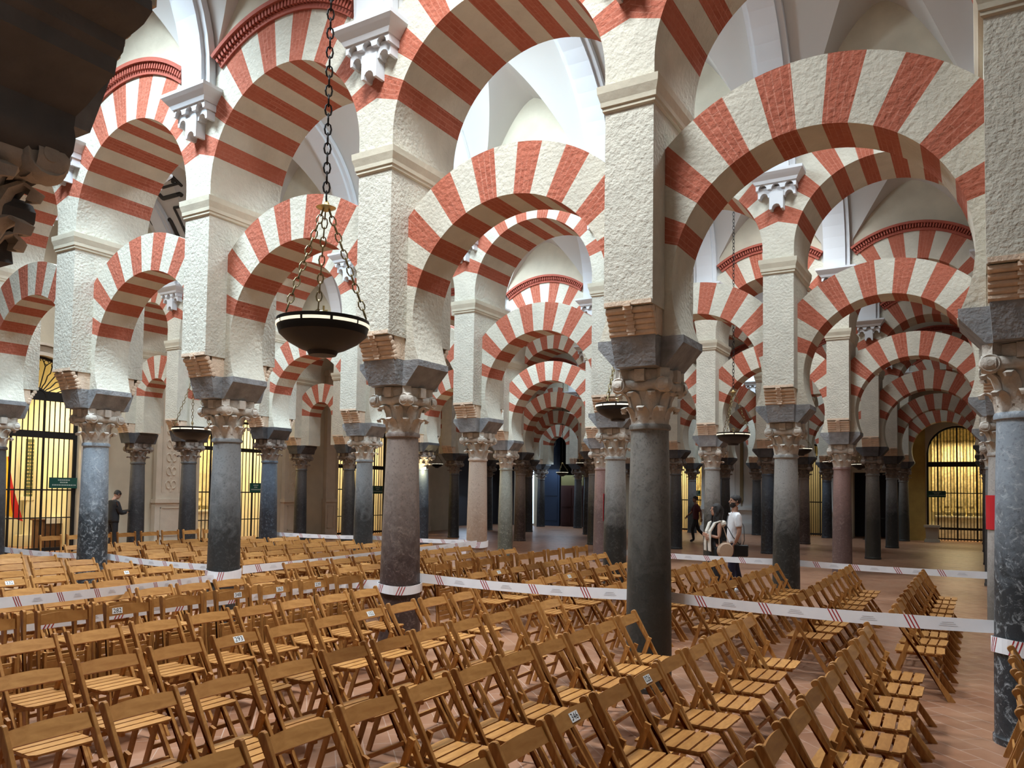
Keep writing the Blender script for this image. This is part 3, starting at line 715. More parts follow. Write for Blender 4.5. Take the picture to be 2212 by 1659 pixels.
# dark alcove with blue door, rose window and organ panelling
NAVY = simple('navy_door', (.008, .02, .05), .6); DAY = simple('daylight_glass', (.7, .85, 1), .3, emit=(.55, .75, 1), es=2.2)
t = thing('blue_door', 'tall dark blue door leaf below a round tracery window', 'door', (-20.9, YB+.1, 0))
b = MB(); b.box(-.62, .66, -.04, .04, 0, 5.3)
for z0, z1 in ((.3, 1.5), (1.7, 3.2), (3.4, 4.1)): b.box(-.5, .54, -.06, -.03, z0, z1)
ob('door_leaf', b.mesh('door_leaf', NAVY), t)
b = MB()
for k in range(12): b.tube([(.12*cos(k*PI/6), -.08, 4.7+.12*sin(k*PI/6)), (.42*cos(k*PI/6), -.08, 4.7+.42*sin(k*PI/6))], .014, 4)
for rr in (.12, .28, .42): b.tube([(rr*cos(k*PI/10), -.08, 4.7+rr*sin(k*PI/10)) for k in range(20)], .016, 5, closed=True)
ob('rose_tracery', b.mesh('rose_tracery', simple('tracery_stone', (.20, .23, .22), .7)), t)
t = thing('panelled_cabinet', 'dark red wooden cabinet below the ochre panel beside the blue door', 'cabinet', (-19.5, YB+.1, 0))
b = MB(); b.box(-.62, .75, -.1, .3, 0, 2.28)
for u in (-.55, .1): b.box(u, u+.58, -.13, -.1, .2, 1.0); b.box(u, u+.58, -.13, -.1, 1.12, 2.15)
ob('cabinet_body', b.mesh('cabinet_body', simple('dark_red_wood', (.045, .012, .01), .5)), t)
b = MB(); b.box(-.62, .75, -.08, .3, 2.28, 2.85); ob('ochre_panel', b.mesh('ochre_panel', simple('olive_panel', (.17, .14, .05), .7)), t)
b = MB(); b.box(-22.0, -21.85, YB-.02, YB+.03, .1, 3.6); b.box(-21.56, -21.50, YB-.02, YB+.03, .1, 3.6)
o = ob('window_1', b.mesh('window_1', DAY)); o['kind'] = 'structure'
area('door_daylight', (-20.0, YB-.5, 3.4), (math.radians(-18), 0, 0), 2.4, .5, 45, (.6, .8, 1))
area('door_daylight', (-23.4, 35.2, 3.2), (0, math.radians(-60), 0), 3.0, 1.2, 60, (.6, .78, 1))
t = thing('stone_pedestal', 'small pale stone pedestal beside the tall arched gate', 'pedestal', (-1.75, YB-1.0, 0))
b = MB(); b.hexa([(sx*w, sy*w*.8, z) for z, w in ((0, .30), (.12, .28)) for sx, sy in ((-1, -1), (1, -1), (1, 1), (-1, 1))]); b.hexa([(sx*w, sy*w*.8, z) for z, w in ((.12, .22), (.62, .26)) for sx, sy in ((-1, -1), (1, -1), (1, 1), (-1, 1))]); b.box(-.31, .31, -.25, .25, .62, .72)
ob('pedestal_block', b.mesh('pedestal_block', simple('pale_stone', (.42, .36, .27), .8)), t)
b = MB(); b.tube([(-1.4, 0, 0), (-1.4, 0, 1.0)], .03, 8); b.lathe([(.17, 0), (.16, .03), (.04, .05)], 14, c=(-1.4, 0, 0)); b.tube([(.0, 0, 0), (.0, 0, 1.0)], .03, 8); b.lathe([(.17, 0), (.16, .03), (.04, .05)], 14); b.box(-1.4, 0, -.01, .01, .93, .97)
tag(ob('belt_barrier', b.mesh('belt_barrier', IRON), None, (-2.9, YB-1.2, 0)), 'black belt barrier with two posts before the dark doorway', 'barrier')

# ================================================================== hanging lamps
def lamp(x, y, z, dia, label, ztop=10.1, small=False):
    s = dia/.68; t = thing('hanging_lamp', label, 'lamp', (x, y, z), group='hanging bowl lamps')
    b = MB(); R = .34*s; b.lathe([(0, -.19*s), (.10*s, -.185*s), (.115*s, -.155*s), (.17*s, -.135*s), (.26*s, -.085*s), (.32*s, -.03*s), (R, .035*s), (R, .075*s), (R-.02, .075*s), (R-.03, .03*s), (.26*s, -.04*s), (0, -.1*s)], 36, caps=False)
    ob('bowl', b.mesh('bowl', BOWL, smooth=.5), t)
    b = MB()
    for i in range(10):
        a = 2*PI*i/10
        for k in range(5):
            p = a+.03+(2*PI/10-.06)*k/5; q = a+.03+(2*PI/10-.06)*(k+1)/5
            b.hexa([(rr*cos(w), rr*sin(w), zz*s) for zz in (.025, .047) for rr, w in ((R-.01, p), (R+.004, p), (R+.004, q), (R-.01, q))])
    ob('light_band', b.mesh('light_band', LAMPE), t)
    if not small:
        b = MB(); b.tube([(0, 0, -.05), (0, 0, .19*s)], .008, 6); b.tube([(-.035, 0, .15*s), (.035, 0, .15*s)], .008, 6); b.lathe([(.05, .06), (.03, .1), (.0, .12)], 10, caps=False); ob('cross', b.mesh('cross', BRASS), t)
    za = .93*s if not small else .55*s
    def chain(p, q, lk, wr, mat, nm):
        p = Vector(p); q = Vector(q); d = (q-p).normalized(); n = max(2, int((q-p).length/(lk*.78))); b = MB(); u = d.orthogonal().normalized(); v = d.cross(u)
        for i in range(n):
            c = p+(q-p)*((i+.5)/n); w = u if i % 2 else v
            b.tube([c+d*lk*.5*cos(k*PI/4)+w*lk*.26*sin(k*PI/4) for k in range(8)], wr, 4, closed=True)
        ob(nm, b.mesh(nm, mat), t)
    for i in range(3):
        a = .4+2*PI*i/3; chain((R*cos(a)*.97, R*sin(a)*.97, .09*s), (.02*cos(a), .02*sin(a), za), .085 if not small else .1, .0055, CHAINM, 'chain')
    b = MB(); b.lathe([(0, za-.03), (.035, za-.015), (.075*s, za+.005), (.03, za+.025), (.012, za+.06), (0, za+.06)], 18, caps=False); ob('crown_disc', b.mesh('crown_disc', BRASS), t)
    chain((0, 0, za+.05), (0, 0, ztop-z), .095, .007, IRON, 'suspension_chain')
    return t
lamp(-4.206, 4.28, 3.10, .68, 'large bronze bowl lamp hanging over the front chairs')
lamp(-14.12, 10.65, 3.07, .80, 'bronze bowl lamp hanging before the dark column near the iron gate')
lamp(-4.559, 17.0, 3.17, .70, 'bronze bowl lamp on a long chain above the two visitors')
lamp(-4.541, 10.65, 3.15, .66, 'bronze bowl lamp half hidden behind the big green column capital')
for x, y, z, d, l in ((-3.54, 29.5, 2.98, .55, 'small bowl lamp beside the rose red column'), (-4.48, 29.5, 3.08, .55, 'small bowl lamp peeping past the rose red column'), (-4.34, 23.3, 3.2, .6, 'bowl lamp beside the speckled column near the pale wall'),
                   (-17.0, 29.5, 3.53, .74, 'dark bowl lamp in front of the blue doorway'), (-17.9, 35, 2.86, .6, 'bowl lamp hanging before the ochre panel'), (-14.17, 29.5, 3.1, .5, 'small bowl lamp near the cabinet recess'), (-21.6, 29.5, 3.1, .56, 'small bowl lamp beside the star bright spotlight')):
    lamp(x, y, z, d, l, small=True)
t = thing('spotlight', 'small bright spotlight clamped to the dark blue column', 'spotlight', (-15.12, 20.12, 2.66))
b = MB(); b.lathe([(.03, 0), (.05, .03), (.05, .14)], 12, tf=Matrix.Rotation(1.9, 4, 'X')); ob('lamp_housing', b.mesh('lamp_housing', IRON), t)
b = MB(); b.lathe([(0, -.005), (.045, -.004), (.045, .0)], 12, tf=Matrix.Translation((.03, -.15, -.05)) @ Matrix.Rotation(1.9, 4, 'X')); b.lathe([(.0, -.045), (.03, -.03), (.045, 0), (.03, .03), (0, .045)], 12, c=(.03, -.17, -.05), caps=False); ob('bulb', b.mesh('bulb', simple('bulb_glow', (1, .9, .5), .4, emit=(1, .85, .45), es=140)), t)
pl = bpy.data.lights.new('spot_bulb', 'POINT'); pl.energy = 26; pl.color = (1, .85, .5); pl.shadow_soft_size = .05; po = bpy.data.objects.new('spot_bulb', pl); COL.objects.link(po); po.location = (-15.05, 19.88, 2.60)

# ================================================================== red bands on columns
REDB = simple('red_band', (.62, .012, .022), .6)
def band(x, y, r, z0, z1, a0, a1, m, nm, lab, cat):
    b = MB(); n = 28
    for i in range(n):
        p = a0+(a1-a0)*i/n; q = a0+(a1-a0)*(i+1)/n
        b.hexa([(rr*cos(w), rr*sin(w), z) for z in (z0, z1) for rr, w in ((r, p), (r+.006, p), (r+.006, q), (r, q))])
    return tag(ob(nm, b.mesh(nm, m), None, (x, y, 0)), lab, cat)
band(CX(0), DY[2], .222, 1.45, 1.96, 0, 2*PI, REDB, 'red_sleeve', 'red cloth band wrapped round the pale grey column by the aisle', 'band')
band(CX(2), DY[2], .222, 1.38, 1.90, math.radians(150), math.radians(212), REDB, 'red_sleeve', 'narrow red strip on the edge of the speckled grey column', 'band')

# ================================================================== barrier tape
TAPE = simple('white_tape', (.90, .90, .92), .4, var=.03, vscale=8); TRED = simple('tape_red', (.42, .03, .035), .5); TGR = simple('tape_print', (.66, .66, .69), .5)
def tape(pts, h, label, wraps=(), sag=.03, dens=.62, tilt=0):
    P = [Vector(p) for p in pts]; seg = []
    for p, q in zip(P, P[1:]):
        n = max(2, int((q-p).length/.2)); sgn = sag*(q-p).length/3
        for i in range(n): t_ = i/n; v = p.lerp(q, t_); v.z -= sgn*4*t_*(1-t_); seg.append(v)
    seg.append(P[-1]); b = MB(); acc = 0
    def side(p, q):
        d = (q-p); d.z = 0; d.normalize(); return Vector((-d.y, d.x, 0))
    for i, (p, q) in enumerate(zip(seg, seg[1:])):
        s = side(p, q)*.0012
        tw = lambda v, k: Vector((0, 0, h*(.5 if k else -.5)*(1-.12*abs(sin(v.x*1.1+v.y*.9)))))
        b.hexa([p-s+tw(p, 0), q-s+tw(q, 0), q+s+tw(q, 0), p+s+tw(p, 0), p-s+tw(p, 1), q-s+tw(q, 1), q+s+tw(q, 1), p+s+tw(p, 1)])
    # stripes
    L_ = [0]
    for p, q in zip(seg, seg[1:]): L_.append(L_[-1]+(q-p).length)
    def at(l):
        for i in range(len(L_)-1):
            if L_[i] <= l <= L_[i+1]: return seg[i].lerp(seg[i+1], (l-L_[i])/(L_[i+1]-L_[i])), side(seg[i], seg[i+1]), (seg[i+1]-seg[i]).normalized()
        return seg[-1], side(seg[-2], seg[-1]), (seg[-1]-seg[-2]).normalized()
    l = .25
    while l < L_[-1]-.25:
        for k in range(3):
            c, s, d = at(l+k*.032)
            for sg in (-1, 1):
                o_ = s*(.0024*sg); hh = h*.5*(1-.12*abs(sin(c.x*1.1+c.y*.9)))*.99; sl = .028
                A_ = [c+o_+d*(sl*(-1 if z < 0 else 1)*-1 + w)+Vector((0, 0, z*hh)) for z, w in ((-1, -.006), (-1, .006), (1, .006), (1, -.006))]
                b.face(A_, 1)
        for k in range(3):
            c, s, d = at(l+dens*.5+.0)
            for sg in (-1, 1):
                o_ = s*(.0024*sg); z = (k-1)*h*.13
                b.face([c+o_+d*w+Vector((0, 0, zz)) for w, zz in ((-.07+.01*k, z-.003), (.07-.015*k, z-.003), (.07-.015*k, z+.003), (-.07+.01*k, z+.003))], 2)
        l += dens
    t = thing('barrier_tape', label, 'tape', (0, 0, 0), group='barrier tapes')
    ob('tape_span', b.mesh('tape_span', [TAPE, TRED, TGR], merge=False), t)
    for x, y, r, z, hh in wraps:
        w = MB(); n = 32
        for i in range(n):
            p, q = 2*PI*i/n, 2*PI*(i+1)/n; f = lambda w_: .012*sin(w_*2)
            w.hexa([(x+rr*cos(w_), y+rr*sin(w_), z+k*hh/2+f(w_)) for k in (-1, 1) for rr, w_ in ((r, p), (r+.005, p), (r+.005, q), (r, q))])
        for c0 in (4.25, 5.3, 3.4, 1.2):
            for k in range(3):
                a = c0+k*.12; w.face([(x+(r+.0065)*cos(a+e), y+(r+.0065)*sin(a+e), z+zz*hh/2+.012*sin(a*2)) for e, zz in ((-.10, -1), (-.06, -1), (.10, 1), (.06, 1))], 1)
        ob('column_wrap', w.mesh('column_wrap', [TAPE, TRED], merge=False), t)
    return t
y1, y2 = DY[1], DY[2]
tape([(CX(2)+.2, y1+.12, .875), (CX(1), y1+.245, .882), (CX(0)-.1, y1+.22, .865)], .115, 'white barrier tape with red stripes from the brown column to the aisle column', [(CX(2), y1, .262, .76, .1), (CX(0), y1, .236, .76, .12)])
tape([(-15.3, y1+.2, .735), (CX(4), y1+.245, .77), (CX(3)-.1, y1+.2, .77)], .10, 'white barrier tape along the first arcade left of the charcoal column'.replace('left of', 'up to'))
tape([(-5.6, 1.2, 1.17), (-9.0, y1-.23, .68)], .10, 'white striped barrier tape crossing the chairs down to the charcoal column', [(CX(3), y1, .236, .70, .15)], sag=.015)
tape([(CX(3)+.12, y1+.23, .76), (CX(3)+.16, y2-.24, .84)], .12, 'white striped tape running from the charcoal column to the pink column', [(CX(3), y2, .236, .81, .13)], sag=.004)
tape([(CX(2)-.225, y1-.02, .78), (-6.67, 7.2, .77), (-6.68, 4.5, .78), (-6.72, 1.5, .79)], .11, 'white striped tape stretched behind the folded chairs', sag=.01)
tape([(CX(2)+.2, y2+.1, .79), (CX(1), y2+.245, .765), (CX(0)-.15, y2+.15, .745)], .11, 'white striped tape along the second arcade in front of the visitors', sag=.015)
tape([(CX(5), y2+.25, .76), (CX(4), y2+.25, .80), (CX(3)-.15, y2+.2, .83)], .10, 'white striped tape along the second arcade beyond the far chairs', sag=.02)

# ================================================================== chairs
XT = -.22; UPT, FOOT = (XT, .805), (XT+.51, 0)
def lerp(a, b, t): return tuple(p+(q-p)*t for p, q in zip(a, b))
def upright(s, top, foot, w=.052, th=.024, y=.205):
    b = MB(); d = Vector((foot[0]-top[0], 0, foot[1]-top[1])); Ln = d.length; d.normalize(); n = Vector((d.z, 0, -d.x)); o = Vector((top[0], 0, top[1])); P = []
    for i in range(7): a = PI*i/6; P.append(o-d*(w*.36*sin(a))+n*(w/2*cos(a))*1)
    e = o+d*Ln; P += [Vector((e.x-w*.55, 0, 0)), Vector((e.x+w*.55, 0, 0))]
    if (P[7]-P[6]).length > (P[8]-P[6]).length: P[7], P[8] = P[8], P[7]
    b.extr([(p.x, p.z) for p in P], s*y-th/2, s*y+th/2); return b.mesh('side_rail', WOOD, bevel=.003)
def at_z(top, foot, z): t_ = (top[1]-z)/(top[1]-foot[1]); return top[0]+(foot[0]-top[0])*t_
def backrail(top, foot, w=.386, h=.078):
    b = MB(); d = Vector((foot[0]-top[0], 0, foot[1]-top[1])).normalized(); n = Vector((d.z, 0, -d.x)); o = Vector((top[0], 0, top[1]))+d*.018; m = 10; th = .009
    for i in range(m):
        ya, yb = -w/2+w*i/m, -w/2+w*(i+1)/m
        f = lambda y: .013*(1-(2*y/w)**2)
        b.hexa([o+Vector((0, y, 0))+d*q+n*(k*th - f(y)*.8) for q in (0, 1) for y, k, q_ in () ] or
               [o+Vector((0, y, 0))+d*((h if lo else 0)-(0 if lo else f(y)))+n*(k*th) for lo in (1, 0) for y, k in ((ya, -1), (yb, -1), (yb, 1), (ya, 1))])
    return b.mesh('backrest', WOOD)
def slats(x0, x1, n, z, w=.375):
    b = MB(); g = .015; sw = (x1-x0-g*(n-1))/n
    for i in range(n):
        xa = x0+i*(sw+g); r = .03 if i in (n-1,) else .006; hw = w/2
        poly = [(xa, -hw), (xa+sw-r, -hw), (xa+sw, -hw+r), (xa+sw, hw-r), (xa+sw-r, hw), (xa, hw)]
        lo = [(x, y, z-.012) for x, y in poly]; hi = [(x, y, z) for x, y in poly]
        b.face(lo[::-1]); b.face(hi); k = len(poly)
        for j in range(k): b.face([lo[j], lo[(j+1) % k], hi[(j+1) % k], hi[j]])
    for s in (-1, 1): b.box(x0+.01, x1-.02, s*.15-.012, s*.15+.012, z-.036, z-.012)
    return b.mesh('seat', WOOD)
def rleg(s, foot, piv, w=.038, th=.02, y=.178):
    b = MB(); a = Vector((foot[0], s*y, 0)); c = Vector((piv[0], s*y, piv[1])); c = c+(c-a).normalized()*.035
    b.bar(a, c, th, w, up=(1, 0, 0)); pn = Vector((piv[0], s*y-s*.012, piv[1])); b.lathe([(.006, -.002), (.006, .002)], 8, tf=Matrix.Translation(pn) @ Matrix.Rotation(PI/2, 4, 'X')); return b.mesh('leg', WOOD)
def stret(x, z, w, h=.03, t_=.016, sl=0):
    b = MB(); b.box(x-t_/2, x+t_/2, -w/2, w/2, z-h/2, z+h/2); return b.mesh('stretcher', WOOD, bevel=.002)
PIV = (at_z(UPT, FOOT, .555), .555); RF = (XT-.04, 0)
def rx(z): return RF[0]+(PIV[0]-RF[0])*z/PIV[1]
OPEN = [('side_rail', upright(-1, UPT, FOOT)), ('side_rail', upright(1, UPT, FOOT)), ('backrest', backrail(UPT, FOOT)), ('seat', slats(XT+.03, XT+.455, 5, .435)),
        ('leg', rleg(-1, RF, PIV)), ('leg', rleg(1, RF, PIV)), ('stretcher', stret(at_z(UPT, FOOT, .17), .17, .386)), ('stretcher', stret(rx(.13), .13, .34)), ('stretcher', stret(rx(.33), .33, .34))]
FT, FF = (-.05, .90), (.06, 0)
def fslats():
    b = MB()
    for i in range(6): z = .14+i*.065; x = at_z(FT, FF, z); b.box(x-.006, x+.006, -.178, .178, z, z+.055)
    return b.mesh('seat', WOOD)
FOLD = [('side_rail', upright(-1, FT, FF)), ('side_rail', upright(1, FT, FF)), ('backrest', backrail(FT, FF)), ('seat', fslats()),
        ('leg', rleg(-1, (.0, 0), (.015, .56), y=.17)), ('leg', rleg(1, (.0, 0), (.015, .56), y=.17)), ('stretcher', stret(.045, .09, .386)), ('stretcher', stret(-.01, .54, .34))]
def proj(x, y, z):
    v = cam.matrix_world.inverted() @ Vector((x, y, z)); return (1106+FPX*v.x/-v.z, 987.7-FPX*v.y/-v.z) if v.z < -.2 else (9e9, 9e9)
cam_inv = M4.inverted()
def proj(x, y, z):
    v = cam_inv @ Vector((x, y, z)); return (1106+FPX*v.x/-v.z, 987.7-FPX*v.y/-v.z) if v.z < -.3 else (9e9, 9e9)
CH = []
def seen(x, y):
    for dx, dz in ((0, .4), (.3, 0), (-.2, .8), (.2, .4)):
        p = proj(x+dx, y, dz)
        if -60 < p[0] < 2270 and p[1] < 1725: return True
    return False
ROWS = [(.19, 7.3, -.51, 9, 'b'), (-.85, 7.36, -.51, 9, 'b'), (-1.84, 7.27, -.51, 11, 'b'), (-2.80, 6.80, -.51, 12, 'b'), (-3.85, 7.24, -.51, 13, 'b'), (-4.93, 7.2, -.51, 13, 'b'), (-5.93, 6.76, -.52, 13, 'b'),
        (-7.86, 7.0, -.50, 9, 'b'), (-8.85, 6.62, -.50, 8, 'b'), (-9.86, 6.95, -.50, 8, 'b'), (-10.76, 6.92, -.50, 8, 'b'), (-11.66, 6.9, -.5, 6, 'b'), (-12.6, 6.86, -.5, 5, 'b'), (-13.42, 6.75, -.5, 4, 'b'),
        (.19, 8.85, .51, 6, 'a'), (-.76, 8.74, .51, 10, 'a'), (-1.80, 8.9, .51, 10, 'a'), (-2.80, 8.8, .51, 9, 'a'), (-3.85, 8.8, .51, 10, 'a'), (-4.9, 8.75, .51, 10, 'a'), (-5.95, 9.1, .51, 9, 'a'),
        (-7.83, 8.55, .5, 10, 'a'), (-8.84, 8.5, .5, 10, 'a'), (-9.86, 8.6, .5, 10, 'a'), (-10.87, 8.5, .5, 10, 'a'), (-11.76, 8.3, .5, 10, 'a'), (-12.62, 8.3, .5, 10, 'a'), (-13.6, 8.5, .5, 10, 'a'), (-14.52, 8.5, .5, 9, 'a')]
FROWS = [(-6.38, 7.05, -.56, 12, 'b'), (-6.53, 7.02, -.56, 12, 'b'), (-6.42, 9.0, .56, 9, 'a'), (-16.05, 8.9, .55, 9, 'a')]
BLK = {'b': 'before the tape', 'a': 'beyond the tape'}
rnd = random.Random(11); PROTO = {}
def place_chair(kind, x, y, label, group):
    parts = OPEN if kind == 'o' else FOLD
    rz = rnd.uniform(-.035, .035)
    nm = 'folding_chair'
    if kind not in PROTO:
        t = thing(nm, label, 'chair', (x, y, 0), rz, group)
        for pn, me in parts: ob(pn, me, t)
        PROTO[kind] = t; ch = list(t.children)
    else:
        src = PROTO[kind]; t = src.copy(); COL.objects.link(t); t.location = (x, y, 0); t.rotation_euler = (0, 0, rz); t['label'] = label; t['group'] = group
        for c in KIDS[kind]:
            d = c.copy(); COL.objects.link(d); d.parent = t
    return t
KIDS = {}
cols_xy = [(CX(k), DY[n]) for n in (1, 2) for k in range(-1, 7)]
fbX = sorted({r[0] for r in ROWS if r[4] == 'b'}, reverse=True); faX = sorted({r[0] for r in ROWS if r[4] == 'a'}, reverse=True)
for rows, kind in ((ROWS, 'o'), (FROWS, 'f')):
    for ri, (xt, ys, dy, n, blk) in enumerate(rows):
        xs = (fbX if blk == 'b' else faX)
        for i in range(n):
            y = ys+dy*i+rnd.uniform(-.012, .012); x = (xt-XT if kind == 'o' else xt)+rnd.uniform(-.015, .015)
            if not seen(x, y) : continue
            if any(abs(x-a) < (.5 if kind == 'o' else .3) and abs(y-b_) < .46 for a, b_ in cols_xy): continue
            if kind == 'o':
                r = xs.index(xt); rn = ORD[r] if r else 'aisle-side'
                lab = f'open folding chair {BLK[blk]}, {"row across the aisle" if r == 0 else ORD[r]+" row from the aisle"}, {ORD[i+1]} from the columns'
                g = f'open wooden chairs {BLK[blk]}'
            else:
                lab = f'folded chair {BLK[blk]}, {"inner" if xt == -6.53 else "wall-side" if xt < -10 else "outer"} folded line, {ORD[i+1]} from the columns'
                g = f'folded wooden chairs {BLK[blk]}'
            t = place_chair(kind, x, y, lab, g)
            if kind not in KIDS: KIDS[kind] = list(t.children)
            CH.append((kind, x, y, t))
print('CHAIRS', len(CH))
# number plates
PLW = simple('plate_white', (.86, .86, .84), .5); INK = simple('plate_ink', (.012, .012, .014), .6)
def text_mesh(s, size):
    cu = bpy.data.curves.new('tmp', 'FONT'); cu.body = s; cu.size = size; cu.align_x = 'CENTER'; cu.align_y = 'CENTER'
    o = bpy.data.objects.new('tmp', cu); COL.objects.link(o); bpy.context.view_layer.update()
    me = bpy.data.meshes.new_from_object(o.evaluated_get(bpy.context.evaluated_depsgraph_get())); bpy.data.objects.remove(o); me.materials.clear(); me.materials.append(INK); return me
used = set()
for num, px, py, kd in (('282', 212, 1328, 'f'), ('348', 535, 1298, 'f'), ('363', 626, 1288, 'f'), ('239', 708, 1276, 'f'), ('293', 520, 1381, 'o'), ('102', 810, 1325, 'o'), ('346', 1241, 1540, 'o'), ('026', 1392, 1464, 'o'),
                     ('232', 28, 1259, 'o'), ('56', 278, 1238, 'o'), ('359', 1083, 1235, 'o'), ('250', 1222, 1246, 'o')):
    best = None; TP, FO = (UPT, FOOT) if kd == 'o' else (FT, FF); z = TP[1]-.045
    for kind, x, y, t in CH:
        if kind != kd or t.name in used or (kd == 'f' and x < -6.46): continue
        p = proj(x+at_z(TP, FO, z), y, z); d = (p[0]-px)**2+(p[1]-py)**2
        if best is None or d < best[0]: best = (d, t, p)
    t = best[1]; used.add(t.name); pxc = best[2]
    sc = 1 if True else 0
    d = Vector((FO[0]-TP[0], 0, FO[1]-TP[1])).normalized(); n = Vector((-d.z, 0, d.x)); c = Vector((TP[0], 0, TP[1]))+d*.055
    Y_ = max(-.13, min(.13, (px-pxc[0])/60*.1)); c.y = Y_
    T = Matrix((Vector((0, 1, 0)), -d, n)).transposed().to_4x4(); T.translation = c+n*.0095
    b = MB(); hw = .013*len(num)+.008
    b.box(-hw, hw, -.025, .025, 0, .002, tf=T); pl_ = ob('number_plate', b.mesh('number_plate', PLW), t); pl_['label'] = f'white number plate reading {num}'
    me = text_mesh(num, .052); me.transform(T @ Matrix.Translation((0, 0, .0028))); ob('number', me, pl_)
    t['label'] = f'{"folded" if kd == "f" else "open"} wooden folding chair with the white number plate {" ".join(num)} on its back'
    t['group'] = 'numbered wooden chairs'

#@@PART3
# ================================================================== people
SKIN = simple('skin', (.50, .27, .18), .55, var=.06, vscale=20); SKIN2 = simple('skin_dark', (.28, .15, .10), .55)
HAIR = simple('dark_hair', (.016, .011, .009), .5, bump=.8, bscale=90); EYE = simple('eye_dark', (.02, .015, .012), .2); LIP = simple('lips', (.36, .12, .10), .5)
def skin_mesh(joints, edges, root, sub=2):
    nm = list(joints); me = bpy.data.meshes.new('body'); me.from_pydata([joints[k][0] for k in nm], [(nm.index(a), nm.index(b)) for a, b in edges], [])
    o = bpy.data.objects.new('tmp_body', me); COL.objects.link(o)
    o.modifiers.new('skin', 'SKIN'); sd = o.modifiers.new('sub', 'SUBSURF'); sd.levels = sub; sd.render_levels = sub
    sv = me.skin_vertices[0].data
    for i, k in enumerate(nm):
        r = joints[k][1]; sv[i].radius = r if isinstance(r, tuple) else (r, r); sv[i].use_root = (k == root)
    bpy.context.view_layer.update()
    m2 = bpy.data.meshes.new_from_object(o.evaluated_get(bpy.context.evaluated_depsgraph_get())); bpy.data.objects.remove(o)
    for p in m2.polygons: p.use_smooth = True
    return m2
def garment(me, test, off, mat, name, par, flare=None):
    bm = bmesh.new(); bm.from_mesh(me)
    bmesh.ops.delete(bm, geom=[f for f in bm.faces if not test(f.calc_center_median())], context='FACES')
    bm.normal_update()
    for v in bm.verts: v.co = v.co+v.normal*off
    if flare:
        for v in bm.verts: v.co = flare(v.co)
    m = bpy.data.meshes.new(name); bm.to_mesh(m); bm.free(); m.materials.clear(); m.materials.append(mat)
    o = ob(name, m, par); s = o.modifiers.new('s', 'SOLIDIFY'); s.thickness = .006; s.offset = -1; return o
HR = [(0, .052, .012, .026), (.06, .078, -.012, .044), (.15, .090, -.045, .058), (.27, .093, -.068, .065), (.40, .092, -.083, .069), (.52, .086, -.094, .073), (.63, .092, -.100, .076), (.76, .086, -.102, .075), (.88, .064, -.09, .062), (.96, .03, -.06, .038), (1, -.01, -.02, .004)]
def head_rings(sc=1., z0=0, z1=1, grow=0, xmax=None):
    R = []
    for z, xf, xb, hw in HR:
        if z < z0-1e-6 or z > z1+1e-6: continue
        c = (xf+xb)/2; rx_ = (xf-xb)/2+grow; ring = []
        for i in range(20):
            a = 2*PI*i/20; x = c+rx_*cos(a); y = (hw+grow)*sin(a)
            if xmax is not None and x > xmax(z): x = xmax(z)
            ring.append(Vector((x, y, z*.235+(grow if z > .9 else 0)))*sc)
        R.append(ring)
    return R
def loft(b, R, cap=True):
    for p, q in zip(R, R[1:]):
        n = len(p)
        for i in range(n): b.face([p[i], p[(i+1) % n], q[(i+1) % n], q[i]])
    if cap: b.face(R[0][::-1]); b.face(R[-1])
